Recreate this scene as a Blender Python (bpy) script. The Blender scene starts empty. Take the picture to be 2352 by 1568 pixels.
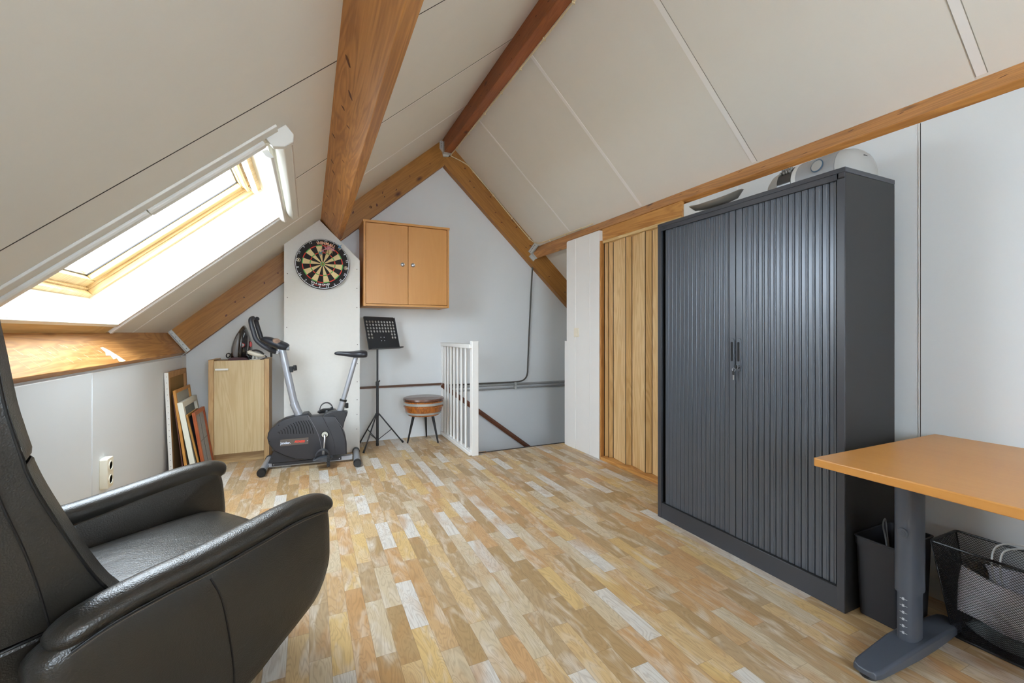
import bpy, bmesh, math, random
from mathutils import Vector, Matrix, Euler
random.seed(7)
SC = bpy.context.scene
COL = SC.collection
# ------------------------------------------------------------------ camera, sky, exposure
EYE = 1.05
cam_d = bpy.data.cameras.new('camera'); cam = bpy.data.objects.new('camera', cam_d); COL.objects.link(cam)
cam.location = (0, 0, EYE); cam.rotation_euler = (math.pi/2, 0, -0.4354)
cam_d.sensor_width = 36; cam_d.lens = 36*1001.6/2352; cam_d.shift_y = -18.6/2352
cam_d.clip_start = .02
SC.camera = cam
W = bpy.data.worlds.new('sky'); SC.world = W; W.use_nodes = True
WB = W.node_tree.nodes['Background']; WB.inputs[0].default_value = (.76, .88, 1, 1); WB.inputs[1].default_value = 19.5
SC.view_settings.view_transform = 'Standard'; SC.view_settings.look = 'None'
SC.view_settings.gamma = 1; SC.view_settings.use_curve_mapping = False
SC.view_settings.exposure = 0.3
SC.cycles.max_bounces = 14; SC.cycles.diffuse_bounces = 10; SC.cycles.glossy_bounces = 5
SC.cycles.transparent_max_bounces = 24; SC.cycles.sample_clamp_indirect = 6
SC.cycles.use_denoising = True
ALPHA = math.atan(.87)                     # pitch of the left roof slope
BETA = math.atan(.945)                     # pitch of the right roof slope

def portal(loc, rot, sx, sy):
    d = bpy.data.lights.new('sky_portal', 'AREA'); d.shape = 'RECTANGLE'; d.size = sx; d.size_y = sy
    d.cycles.is_portal = True
    o = bpy.data.objects.new('sky_portal', d); COL.objects.link(o); o.location = loc; o.rotation_euler = rot
P0 = Vector((-1.0, 0, 1.088))
U = Vector((math.cos(ALPHA), 0, math.sin(ALPHA))); N = Vector((-math.sin(ALPHA), 0, math.cos(ALPHA)))
portal(P0 + U*.575 + N*.33 + Vector((0, 2.6, 0)), (0, -ALPHA, 0), 1.0, 1.05)
portal((.55, -1.74, 1.375), (-math.pi/2, 0, 0), 1.4, 1.15)

# ------------------------------------------------------------------ mesh helpers
class MB:
    def __init__(s): s.v = []; s.f = []; s.m = []
    def add(s, vs, fs, mi=0):
        b = len(s.v); s.v += [tuple(v) for v in vs]
        for f in fs: s.f.append(tuple(b+i for i in f)); s.m.append(mi)
        return s
    def box(s, a, b, mi=0, M=None):
        x0, y0, z0 = [min(a[i], b[i]) for i in range(3)]; x1, y1, z1 = [max(a[i], b[i]) for i in range(3)]
        vs = [(x0,y0,z0),(x1,y0,z0),(x1,y1,z0),(x0,y1,z0),(x0,y0,z1),(x1,y0,z1),(x1,y1,z1),(x0,y1,z1)]
        if M: vs = [M @ Vector(v) for v in vs]
        return s.add(vs, [(0,3,2,1),(4,5,6,7),(0,1,5,4),(1,2,6,5),(2,3,7,6),(3,0,4,7)], mi)
    def prism(s, poly, ax, a, b, mi=0, M=None):
        # polygon in the other two axes (order x,y,z without ax), extruded from a to b along ax
        def P(p, t):
            return {0: (t, p[0], p[1]), 1: (p[0], t, p[1]), 2: (p[0], p[1], t)}[ax]
        n = len(poly); vs = [P(p, a) for p in poly] + [P(p, b) for p in poly]
        ar = sum(poly[i][0]*poly[(i+1) % n][1]-poly[(i+1) % n][0]*poly[i][1] for i in range(n))
        fl = (ar > 0) ^ (ax == 1) ^ (b < a)
        bot = tuple(range(n)); top = tuple(range(n, 2*n))
        fs = [bot[::-1] if fl else bot, top if fl else top[::-1]]
        for i in range(n):
            j = (i+1) % n; q = (i, j, n+j, n+i); fs.append(q if fl else q[::-1])
        if M: vs = [M @ Vector(v) for v in vs]
        return s.add(vs, fs, mi)
    def tube(s, pts, r, n=10, mi=0, caps=True, r2=None, lat=None):
        # sweep a (possibly elliptical: r across, r2 up) section along pts; r may be a list
        pts = [Vector(p) for p in pts]; k = len(pts)
        R = r if isinstance(r, (list, tuple)) else [r]*k
        R2 = R if r2 is None else (r2 if isinstance(r2, (list, tuple)) else [r2]*k)
        vs = []; prev = None
        for i, p in enumerate(pts):
            t = (pts[min(i+1, k-1)]-pts[max(i-1, 0)])
            t = t.normalized() if t.length > 1e-9 else Vector((0, 0, 1))
            if lat is not None: a = Vector(lat); a = (a - t*a.dot(t)).normalized()
            elif prev is None:
                a = t.cross(Vector((0, 0, 1)))
                if a.length < .05: a = t.cross(Vector((0, 1, 0)))
                a.normalize()
            else: a = (prev - t*prev.dot(t)).normalized()
            prev = a; b = t.cross(a)
            for j in range(n):
                th = 2*math.pi*j/n
                vs.append(p + a*(R[i]*math.cos(th)) + b*(R2[i]*math.sin(th)))
        fs = [(i*n+j, i*n+(j+1) % n, (i+1)*n+(j+1) % n, (i+1)*n+j) for i in range(k-1) for j in range(n)]
        if caps: fs += [tuple(range(n))[::-1], tuple(range((k-1)*n, k*n))]
        return s.add(vs, fs, mi)
    def lathe(s, prof, c=(0, 0, 0), n=24, mi=0, M=None, ax=2):
        vs = []; fs = []; k = len(prof)
        for r, z in prof:
            for j in range(n):
                th = 2*math.pi*j/n; x, y = r*math.cos(th), r*math.sin(th)
                v = {2: (x, y, z), 1: (x, z, -y), 0: (z, x, y)}[ax]
                v = Vector(v)
                if M: v = M @ v
                vs.append(v+Vector(c))
        for i in range(k-1):
            for j in range(n): fs.append((i*n+j, i*n+(j+1) % n, (i+1)*n+(j+1) % n, (i+1)*n+j))
        fs += [tuple(range(n))[::-1], tuple(range((k-1)*n, k*n))]
        return s.add(vs, fs, mi)
    def ring(s, c, r, t, n=28, m=8, mi=0, ax=2, sy=1):
        pts = []
        vs = []; fs = []
        for i in range(n):
            th = 2*math.pi*i/n
            for j in range(m):
                ph = 2*math.pi*j/m; q = r+t*math.cos(ph)
                x, y, z = q*math.cos(th), q*math.sin(th)*sy, t*math.sin(ph)
                v = {2: (x, y, z), 1: (x, z, y), 0: (z, x, y)}[ax]
                vs.append(Vector(v)+Vector(c))
        for i in range(n):
            for j in range(m):
                fs.append((i*m+j, ((i+1) % n)*m+j, ((i+1) % n)*m+(j+1) % m, i*m+(j+1) % m))
        return s.add(vs, fs, mi)
    def pillow(s, poly, ax, rings, mi=0):
        # star-shaped polygon lofted through rings [(offset along ax, scale)], closed both ends
        cx = sum(p[0] for p in poly)/len(poly); cy = sum(p[1] for p in poly)/len(poly); n = len(poly); vs = []
        def P(a, b, t): return {0: (t, a, b), 1: (a, t, b), 2: (a, b, t)}[ax]
        for t, sc in rings:
            k = sc if isinstance(sc, tuple) else (sc, sc)
            vs += [P(cx+(p[0]-cx)*k[0], cy+(p[1]-cy)*k[1], t) for p in poly]
        fs = []
        for i in range(len(rings)-1):
            for j in range(n): fs.append((i*n+j, i*n+(j+1) % n, (i+1)*n+(j+1) % n, (i+1)*n+j))
        a = len(vs); vs += [P(cx, cy, rings[0][0]), P(cx, cy, rings[-1][0])]; L = (len(rings)-1)*n
        for j in range(n): fs += [(a, (j+1) % n, j), (a+1, L+j, L+(j+1) % n)]
        return s.add(vs, fs, mi)
    def text(s, body, size, M, mi=0, depth=.0008, bold=0.0, align='CENTER', sx=1.0, shear=0):
        c = bpy.data.curves.new('t', 'FONT'); c.body = body; c.size = size; c.align_x = align; c.align_y = 'CENTER'
        c.extrude = depth; c.offset = bold; c.resolution_u = 3; c.shear = shear
        o = bpy.data.objects.new('t', c); COL.objects.link(o)
        dg = bpy.context.evaluated_depsgraph_get(); me = bpy.data.meshes.new_from_object(o.evaluated_get(dg))
        s.add([M @ Vector((v.co.x*sx, v.co.y, v.co.z)) for v in me.vertices], [tuple(p.vertices) for p in me.polygons], mi)
        bpy.data.objects.remove(o); bpy.data.curves.remove(c); bpy.data.meshes.remove(me)
        return s
    def build(s, name, mats, parent=None, smooth=None, bevel=0, seg=2, org=None, subs=0, fix=True):
        me = bpy.data.meshes.new(name)
        o3 = Vector(org) if org is not None else Vector((0, 0, 0))
        me.from_pydata([tuple(Vector(v)-o3) for v in s.v], [], s.f)
        mats = mats if isinstance(mats, (list, tuple)) else [mats]
        for m in mats: me.materials.append(m)
        for p, mi in zip(me.polygons, s.m): p.material_index = mi
        if fix:
            bm = bmesh.new(); bm.from_mesh(me); bmesh.ops.recalc_face_normals(bm, faces=bm.faces); bm.to_mesh(me); bm.free()
        me.update()
        o = bpy.data.objects.new(name, me); COL.objects.link(o)
        if parent is not None: o.parent = parent
        if org is not None and (parent is None): o.location = o3
        if bevel:
            b = o.modifiers.new('bevel', 'BEVEL'); b.width = bevel; b.segments = seg; b.limit_method = 'ANGLE'; b.angle_limit = math.radians(35)
            b.harden_normals = False
        if subs:
            q = o.modifiers.new('sub', 'SUBSURF'); q.levels = subs; q.render_levels = subs
        if smooth is None: smooth = bool(bevel) or bool(subs)
        if smooth:
            for p in me.polygons: p.use_smooth = True
            ang = smooth if smooth is not True else 40
            if not subs:
                es = me.attributes.new('sharp_edge', 'BOOLEAN', 'EDGE') if 'sharp_edge' not in me.attributes else me.attributes['sharp_edge']
                bm = bmesh.new(); bm.from_mesh(me)
                fl = [ (len(e.link_faces) == 2 and e.calc_face_angle(0) > math.radians(ang)) for e in bm.edges]
                bm.free()
                for i, x in enumerate(fl): me.attributes['sharp_edge'].data[i].value = x
        return o
def catmull(pts, sub=6, closed=False):
    P = [Vector(p) for p in pts]; n = len(P); out = []
    for i in range(n if closed else n-1):
        p0 = P[(i-1) % n] if closed or i > 0 else P[0]; p1 = P[i]; p2 = P[(i+1) % n]
        p3 = P[(i+2) % n] if closed or i+2 < n else P[-1]
        for k in range(sub):
            t = k/sub
            out.append(.5*((2*p1)+(p2-p0)*t+(2*p0-5*p1+4*p2-p3)*t*t+(3*p1-p0-3*p2+p3)*t**3))
    if not closed: out.append(P[-1].copy())
    return [tuple(v) for v in out]
def rrect(x0, y0, x1, y1, r, n=5):
    out = []
    for cx, cy, a in ((x1-r, y1-r, 0), (x0+r, y1-r, 90), (x0+r, y0+r, 180), (x1-r, y0+r, 270)):
        for k in range(n+1):
            t = math.radians(a+90*k/n); out.append((cx+r*math.cos(t), cy+r*math.sin(t)))
    return out
def thing(name, label, cat, loc=(0, 0, 0), rotz=0, group=None, rot=None):
    o = bpy.data.objects.new(name, None); COL.objects.link(o); o.location = loc
    o.rotation_euler = rot if rot else (0, 0, rotz); o.empty_display_size = .1
    o['label'] = label; o['category'] = cat
    if group: o['group'] = group
    return o
def tag(o, label, cat, group=None):
    o['label'] = label; o['category'] = cat
    if group: o['group'] = group
    return o
def struct(o): o['kind'] = 'structure'; return o
def wempty(name, loc, rot=(0, 0, 0)):
    o = bpy.data.objects.new(name, None); COL.objects.link(o); o.location = loc; o.rotation_euler = rot; o['kind'] = 'structure'
    return o

# ------------------------------------------------------------------ materials
def S(r, g, b): 
    f = lambda c: (c/255/12.92 if c/255 <= .04045 else ((c/255+.055)/1.055)**2.4)
    return (f(r), f(g), f(b), 1)
def mat(name):
    m = bpy.data.materials.new(name); m.use_nodes = True; nt = m.node_tree; return m, nt, nt.nodes['Principled BSDF'], nt.nodes, nt.links
def plain(name, col, rough=.5, metal=0, bump=0, bscale=200, spec=.5, coat=0, var=0, vscale=8):
    m, nt, b, nd, lk = mat(name)
    b.inputs['Base Color'].default_value = col; b.inputs['Roughness'].default_value = rough; b.inputs['Metallic'].default_value = metal
    b.inputs['Specular IOR Level'].default_value = spec; b.inputs['Coat Weight'].default_value = coat
    tc = nd.new('ShaderNodeTexCoord')
    nz = nd.new('ShaderNodeTexNoise'); nz.inputs['Scale'].default_value = vscale; nz.inputs['Detail'].default_value = 4
    lk.new(tc.outputs['Object'], nz.inputs['Vector'])
    mx = nd.new('ShaderNodeMix'); mx.data_type = 'RGBA'; v = max(var, .02)
    mx.inputs['A'].default_value = tuple(c*(1-v) for c in col[:3])+(1,); mx.inputs['B'].default_value = tuple(min(1, c*(1+v)) for c in col[:3])+(1,)
    lk.new(nz.outputs['Fac'], mx.inputs['Factor']); lk.new(mx.outputs['Result'], b.inputs['Base Color'])
    if bump:
        n2 = nd.new('ShaderNodeTexNoise'); n2.inputs['Scale'].default_value = bscale; n2.inputs['Detail'].default_value = 3
        lk.new(tc.outputs['Object'], n2.inputs['Vector'])
        bp = nd.new('ShaderNodeBump'); bp.inputs['Strength'].default_value = bump; bp.inputs['Distance'].default_value = .002
        lk.new(n2.outputs['Fac'], bp.inputs['Height']); lk.new(bp.outputs['Normal'], b.inputs['Normal'])
    return m
def wood(name, light, dark, axis='Y', scale=1.0, rough=.45, knots=0.0, knotcol=None, fine=.35, coat=0, contrast=1.0, swirl=1.2):
    m, nt, b, nd, lk = mat(name)
    tc = nd.new('ShaderNodeTexCoord')
    def mp(sl, sc_):
        q = nd.new('ShaderNodeMapping'); v = [sc_, sc_, sc_]; v['XYZ'.index(axis)] = sl
        q.inputs['Scale'].default_value = v; lk.new(tc.outputs['Object'], q.inputs['Vector']); return q
    m1 = mp(.8*scale, 9*scale); n1 = nd.new('ShaderNodeTexNoise'); n1.inputs['Scale'].default_value = 1; n1.inputs['Detail'].default_value = 3; n1.inputs['Distortion'].default_value = swirl
    lk.new(m1.outputs[0], n1.inputs['Vector'])
    # growth rings: sine of the smooth noise
    mu = nd.new('ShaderNodeMath'); mu.operation = 'MULTIPLY'; mu.inputs[1].default_value = 55; lk.new(n1.outputs['Fac'], mu.inputs[0])
    sn = nd.new('ShaderNodeMath'); sn.operation = 'SINE'; lk.new(mu.outputs[0], sn.inputs[0])
    m2 = mp(6*scale, 160*scale); n2 = nd.new('ShaderNodeTexNoise'); n2.inputs['Scale'].default_value = 1; n2.inputs['Detail'].default_value = 5
    lk.new(m2.outputs[0], n2.inputs['Vector'])
    m3 = mp(1.2*scale, 4*scale); n3 = nd.new('ShaderNodeTexNoise'); n3.inputs['Scale'].default_value = 1; n3.inputs['Detail'].default_value = 2
    lk.new(m3.outputs[0], n3.inputs['Vector'])
    def ma(op, a, bb):
        q = nd.new('ShaderNodeMath'); q.operation = op
        for i, x in enumerate((a, bb)):
            if isinstance(x, (int, float)): q.inputs[i].default_value = x
            else: lk.new(x, q.inputs[i])
        return q.outputs[0]
    f = ma('ADD', ma('MULTIPLY', sn.outputs[0], .14*contrast), ma('MULTIPLY', n2.outputs['Fac'], fine))
    f = ma('ADD', f, ma('MULTIPLY', n3.outputs['Fac'], .55)); f = ma('ADD', f, .03-fine*.5+.18)
    rp = nd.new('ShaderNodeValToRGB'); rp.color_ramp.elements[0].color = dark; rp.color_ramp.elements[1].color = light
    rp.color_ramp.elements[0].position = .22; rp.color_ramp.elements[1].position = .72
    lk.new(f, rp.inputs[0]); colout = rp.outputs[0]
    if knots:
        mk = mp(3.0*scale, 6.0*scale); vo = nd.new('ShaderNodeTexVoronoi'); vo.inputs['Scale'].default_value = knots
        lk.new(mk.outputs[0], vo.inputs['Vector'])
        kr = nd.new('ShaderNodeValToRGB'); kr.color_ramp.elements[0].position = .04; kr.color_ramp.elements[1].position = .15
        kr.color_ramp.elements[0].color = (1, 1, 1, 1); kr.color_ramp.elements[1].color = (0, 0, 0, 1); lk.new(vo.outputs['Distance'], kr.inputs[0])
        mx = nd.new('ShaderNodeMix'); mx.data_type = 'RGBA'; lk.new(kr.outputs[0], mx.inputs['Factor']); lk.new(colout, mx.inputs['A'])
        mx.inputs['B'].default_value = knotcol or S(90, 45, 18); colout = mx.outputs['Result']
    lk.new(colout, b.inputs['Base Color']); b.inputs['Roughness'].default_value = rough; b.inputs['Coat Weight'].default_value = coat
    b.inputs['Coat Roughness'].default_value = .25
    bp = nd.new('ShaderNodeBump'); bp.inputs['Strength'].default_value = .12; bp.inputs['Distance'].default_value = .001
    lk.new(n2.outputs['Fac'], bp.inputs['Height']); lk.new(bp.outputs['Normal'], b.inputs['Normal'])
    return m
def leather(name, col):
    m, nt, b, nd, lk = mat(name)
    tc = nd.new('ShaderNodeTexCoord'); vo = nd.new('ShaderNodeTexVoronoi'); vo.inputs['Scale'].default_value = 260
    nz = nd.new('ShaderNodeTexNoise'); nz.inputs['Scale'].default_value = 9; nz.inputs['Detail'].default_value = 5
    n3 = nd.new('ShaderNodeTexNoise'); n3.inputs['Scale'].default_value = 420; n3.inputs['Detail'].default_value = 2
    for q in (vo, nz, n3): lk.new(tc.outputs['Object'], q.inputs['Vector'])
    ad = nd.new('ShaderNodeMath'); ad.operation = 'ADD'; lk.new(vo.outputs['Distance'], ad.inputs[0]); lk.new(n3.outputs['Fac'], ad.inputs[1])
    bp = nd.new('ShaderNodeBump'); bp.inputs['Strength'].default_value = .35; bp.inputs['Distance'].default_value = .0012
    lk.new(ad.outputs[0], bp.inputs['Height'])
    b2 = nd.new('ShaderNodeBump'); b2.inputs['Strength'].default_value = .25; b2.inputs['Distance'].default_value = .012
    lk.new(nz.outputs['Fac'], b2.inputs['Height']); lk.new(bp.outputs['Normal'], b2.inputs['Normal']); lk.new(b2.outputs['Normal'], b.inputs['Normal'])
    mx = nd.new('ShaderNodeMix'); mx.data_type = 'RGBA'; mx.inputs['A'].default_value = tuple(c*.75 for c in col[:3])+(1,); mx.inputs['B'].default_value = tuple(c*1.25 for c in col[:3])+(1,)
    lk.new(nz.outputs['Fac'], mx.inputs['Factor']); lk.new(mx.outputs['Result'], b.inputs['Base Color'])
    b.inputs['Roughness'].default_value = .31; b.inputs['Specular IOR Level'].default_value = .6
    return m
def floor_mat():
    m, nt, b, nd, lk = mat('vinyl_plank_floor')
    tc = nd.new('ShaderNodeTexCoord'); sp = nd.new('ShaderNodeSeparateXYZ'); lk.new(tc.outputs['Object'], sp.inputs[0])
    def ma(op, a, bb=0, c=None):
        q = nd.new('ShaderNodeMath'); q.operation = op
        for i, x in enumerate((a, bb) if c is None else (a, bb, c)):
            if isinstance(x, (int, float)): q.inputs[i].default_value = x
            else: lk.new(x, q.inputs[i])
        return q.outputs[0]
    PW, PL = .0655, .315
    xr = ma('DIVIDE', sp.outputs['X'], PW); row = ma('FLOOR', xr); fx = ma('FRACT', xr)
    # regular stagger with a small irregular share, as on printed sheet flooring
    wn = nd.new('ShaderNodeTexWhiteNoise'); wn.noise_dimensions = '1D'; lk.new(row, wn.inputs['W'])
    off = ma('ADD', ma('MULTIPLY', row, .39), ma('MULTIPLY', wn.outputs['Value'], .22))
    yr = ma('ADD', ma('DIVIDE', sp.outputs['Y'], PL), off); cel = ma('FLOOR', yr); fy = ma('FRACT', yr)
    cb = nd.new('ShaderNodeCombineXYZ'); lk.new(row, cb.inputs[0]); lk.new(cel, cb.inputs[1])
    w2 = nd.new('ShaderNodeTexWhiteNoise'); w2.noise_dimensions = '3D'; lk.new(cb.outputs[0], w2.inputs['Vector'])
    rp = nd.new('ShaderNodeValToRGB'); cr = rp.color_ramp; cr.interpolation = 'CONSTANT'
    cols = [(0, (208, 204, 196)), (.13, (188, 156, 114)), (.25, (196, 168, 124)), (.38, (166, 138, 98)), (.5, (202, 172, 118)), (.6, (188, 150, 106)), (.72, (172, 148, 114)), (.85, (194, 178, 150))]
    while len(cr.elements) < len(cols): cr.elements.new(.5)
    for e, (p, c) in zip(cr.elements, cols): e.position = p; e.color = S(*c)
    lk.new(w2.outputs['Value'], rp.inputs[0])
    # per-plank shifted coordinates so that the grain breaks at every joint
    sh = nd.new('ShaderNodeVectorMath'); sh.operation = 'SCALE'; lk.new(w2.outputs['Color'], sh.inputs[0]); sh.inputs['Scale'].default_value = 30
    av = nd.new('ShaderNodeVectorMath'); av.operation = 'ADD'; lk.new(tc.outputs['Object'], av.inputs[0]); lk.new(sh.outputs[0], av.inputs[1])
    def nz(sx, sy, det, dist=0):
        q = nd.new('ShaderNodeMapping'); q.inputs['Scale'].default_value = (sx, sy, 1); lk.new(av.outputs[0], q.inputs['Vector'])
        t = nd.new('ShaderNodeTexNoise'); t.inputs['Scale'].default_value = 1; t.inputs['Detail'].default_value = det; t.inputs['Distortion'].default_value = dist
        lk.new(q.outputs[0], t.inputs['Vector']); return t.outputs['Fac']
    big = nz(18, 5.0, 2, .9); warm = nz(9, 3.2, 2, .5); ringn = nz(20, 3.4, 2, .5); fine = nz(520, 22, 3)
    rs = ma('POWER', ma('ABSOLUTE', ma('SINE', ma('MULTIPLY', ringn, 46))), 6)
    def mixc(fac, A, B):
        q = nd.new('ShaderNodeMix'); q.data_type = 'RGBA'; q.clamp_factor = True; lk.new(fac, q.inputs['Factor'])
        lk.new(A, q.inputs['A'])
        if isinstance(B, tuple): q.inputs['B'].default_value = B
        else: lk.new(B, q.inputs['B'])
        return q.outputs['Result']
    c1 = mixc(ma('MULTIPLY', ma('SUBTRACT', big, .50), 3.6), rp.outputs[0], S(210, 200, 184))
    c1 = mixc(ma('MULTIPLY', ma('SUBTRACT', warm, .52), 3.2), c1, S(176, 134, 86))
    c1 = mixc(ma('MULTIPLY', rs, .26), c1, S(112, 86, 58))
    c1 = mixc(ma('MULTIPLY', ma('SUBTRACT', fine, .52), 1.1), c1, S(134, 104, 74))
    class hs: outputs = [c1]
    # joints
    ex = ma('MINIMUM', fx, ma('SUBTRACT', 1, fx)); ey = ma('MINIMUM', fy, ma('SUBTRACT', 1, fy))
    jx = ma('LESS_THAN', ma('MULTIPLY', ex, PW), .0007); jy = ma('LESS_THAN', ma('MULTIPLY', ey, PL), .0007); j = ma('MAXIMUM', jx, jy)
    mx = nd.new('ShaderNodeMix'); mx.data_type = 'RGBA'; lk.new(ma('MULTIPLY', j, .45), mx.inputs['Factor']); lk.new(hs.outputs[0], mx.inputs['A']); mx.inputs['B'].default_value = S(95, 70, 45)
    lk.new(mx.outputs['Result'], b.inputs['Base Color'])
    b.inputs['Roughness'].default_value = .36; b.inputs['Specular IOR Level'].default_value = .42
    bp = nd.new('ShaderNodeBump'); bp.inputs['Strength'].default_value = .08; bp.inputs['Distance'].default_value = .001; lk.new(fine, bp.inputs['Height']); lk.new(bp.outputs['Normal'], b.inputs['Normal'])
    return m
def glass_mat(name, tint=(1, 1, 1, 1)):
    m, nt, b, nd, lk = mat(name); nd.remove(b); out = nd['Material Output']
    t = nd.new('ShaderNodeBsdfTransparent'); t.inputs[0].default_value = tint; g = nd.new('ShaderNodeBsdfGlossy'); g.inputs['Roughness'].default_value = .02
    lw = nd.new('ShaderNodeLayerWeight'); lw.inputs[0].default_value = .5; mx = nd.new('ShaderNodeMixShader')
    pw = nd.new('ShaderNodeMath'); pw.operation = 'POWER'; pw.inputs[1].default_value = 5; lk.new(lw.outputs['Facing'], pw.inputs[0])
    fr = nd.new('ShaderNodeMath'); fr.operation = 'MULTIPLY_ADD'; fr.inputs[1].default_value = .5; fr.inputs[2].default_value = .03; lk.new(pw.outputs[0], fr.inputs[0])
    lk.new(fr.outputs[0], mx.inputs[0]); lk.new(t.outputs[0], mx.inputs[1]); lk.new(g.outputs[0], mx.inputs[2]); lk.new(mx.outputs[0], out.inputs[0])
    return m
M_floor = floor_mat()
M_ceil = plain('ceiling_board', S(231, 229, 221), .55, bump=.06, bscale=120, spec=.3, var=.015)
M_seam = plain('seam_strip', S(244, 243, 240), .4); M_gap2 = plain('fine_joint', S(150, 146, 136), .7)
M_gap = plain('dark_gap', S(60, 58, 52), .8)
M_gable = plain('white_wallpaper', S(224, 228, 230), .75, bump=.25, bscale=260, spec=.25, var=.02, vscale=3)
M_casing = plain('plasterboard', S(222, 221, 216), .8, bump=.1, bscale=300, spec=.2, var=.03, vscale=40)
M_panel = plain('white_panel', S(222, 227, 229), .35, spec=.45, var=.02, vscale=2)
M_knee = plain('painted_board', S(222, 227, 231), .42, bump=.06, bscale=60, var=.03, vscale=3)
M_white = plain('white_paint', S(238, 238, 236), .35)
M_cream = plain('cream_plastic', S(236, 230, 212), .4)
M_almond = plain('ivory_cable', S(222, 208, 172), .45)
M_black = plain('black_plastic', S(28, 28, 30), .4)
M_blackgap = plain('black_gap', S(12, 12, 14), .7)
M_beam = wood('pine_beam', S(206, 146, 80), S(150, 96, 44), 'Y', 1, .42, knots=1.0, knotcol=S(78, 38, 16), contrast=.8)
M_beamd = wood('pine_ridge', S(168, 98, 50), S(124, 66, 32), 'Y', 1, .45, knots=1.0, knotcol=S(60, 26, 14), contrast=.5)
M_raft = wood('pine_rafter', S(178, 124, 56), S(138, 90, 36), 'X', 1, .45, knots=1.0, knotcol=S(78, 38, 16), contrast=.6)
M_knee_beam = wood('pine_worn', S(206, 152, 90), S(150, 96, 44), 'Y', 1, .4, knots=.6, knotcol=S(110, 60, 26), contrast=.8)
M_lintel = wood('pine_lintel', S(204, 150, 84), S(164, 108, 52), 'Y', 1, .45, contrast=1.0)
M_pale = wood('pale_pine', S(226, 200, 150), S(196, 158, 100), 'X', 1.2, .45, knots=.8, knotcol=S(150, 100, 55))
M_paley = wood('pale_pine_y', S(226, 200, 150), S(196, 158, 100), 'Y', 1.2, .45)
M_galv = plain('galvanised_steel', S(205, 208, 206), .4, metal=.4, var=.1, vscale=60)
M_steel = plain('steel', S(190, 192, 196), .28, metal=1)
M_silver = plain('silver_paint', S(176, 180, 188), .38, metal=.55)
M_glass = glass_mat('window_glass')

# ------------------------------------------------------------------ room shell
YG, YR, YB = 4.43, 4.36, -1.75
fl = MB(); fl.box((-1.1, YB, -.06), (2.36, 3.585, 0)); fl.box((-1.1, 3.585, -.06), (1.30, YG, 0))
struct(fl.build('floor', M_floor))
tr = MB(); tr.box((1.30, 3.585, -.22), (2.25, 3.60, .004)); tr.box((1.30, 3.60, -.22), (1.315, YG, .002))
struct(tr.build('trim_1', plain('dark_edge', S(48, 44, 44), .6)))
g = MB(); g.prism([(-1.3, -1.7), (3.35, -1.7), (3.35, 1.12), (1.267, 3.09), (-1.3, .86)], 1, YG, YG+.08)
struct(g.build('wall_far', M_gable))
# rear gable with an unseen window behind the camera, added to let in fill light
rg = MB(); y0, y1 = YB-.1, YB
wx0, wx1, wz0, wz1 = -.15, 1.25, .80, 1.95
rg.prism([(-1.1, -.06), (wx0, -.06), (wx0, 1.83), (-1.1, 1.0)], 1, y0, y1)
rg.prism([(wx1, -.06), (2.40, -.06), (2.40, 1.98), (wx1, 2.90)], 1, y0, y1)
rg.box((wx0, y0, -.06), (wx1, y1, wz0)); 
rg.prism([(wx0, wz1), (wx1, wz1), (wx1, 3.05), (wx0, 1.83)], 1, y0, y1); 
struct(rg.build('wall_rear', M_gable))
w2 = wempty('added_fill_window', (.55, YB-.05, 1.375))
f2 = MB()
for a, b in (((-.70, -.04, -.575), (.70, .04, -.515)), ((-.70, -.04, -.515), (-.64, .04, .575)), ((.64, -.04, -.515), (.70, .04, .575)), ((-.64, -.04, .515), (.64, .04, .575)), ((-.03, -.03, -.515), (.03, .03, .515))): f2.box(a, b)
f2.build('frame', M_white, w2, bevel=.004)
g2 = MB(); g2.box((-.64, -.004, -.515), (-.03, .004, .515)); g2.box((.03, -.004, -.515), (.64, .004, .515)); g2.build('glass_pane', M_glass, w2)
# left knee wall
k = MB(); k.box((-.985, YB, 0), (-.935, YG, .90)); struct(k.build('wall_left', M_knee))
k = MB(); k.box((-.935, YB, .0), (-.920, 2.672, .866)); k.box((-.935, 2.692, 0), (-.9245, 4.296, .864)); struct(k.build('trim_2', M_knee, bevel=.003))
k = MB(); k.box((-.935, 4.30, .0), (-.926, 4.43, .87)); struct(k.build('trim_3', M_white, bevel=.002))
# right wall, panelled
k = MB(); k.box((2.25, YB, 0), (2.31, 2.14, 1.905)); k.box((2.305, 2.14, 1.80), (2.36, 3.0, 1.90)); struct(k.build('wall_right', M_panel))
k = MB()
for y in (.909, .60, 1.186, 1.401, 1.737, 2.013): k.box((2.2475, y-.002, 0), (2.2505, y+.002, 1.903))
struct(k.build('trim_4', M_white))
k = MB()
for y in (.9055, .5975): k.box((2.249, y-.0012, 0), (2.2505, y+.0012, 1.903))
struct(k.build('trim_5', M_gap))
# partition beside the stairs
k = MB(); k.box((2.20, 3.0, 0), (2.255, 3.497, 1.912)); k.box((2.30, 2.9, 0), (2.36, 3.497, 1.90)); struct(k.build('wall_partition', M_white))
k = MB(); k.box((2.194, 3.352, 0), (2.201, 3.499, 1.905)); k.box((2.1965, 3.138, 0), (2.201, 3.1405, 1.905)); struct(k.build('trim_6', M_white, bevel=.001))
k = MB(); k.box((2.20, 3.499, -.2), (2.255, 3.545, .978)); struct(k.build('trim_7', M_white, bevel=.003))
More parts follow.
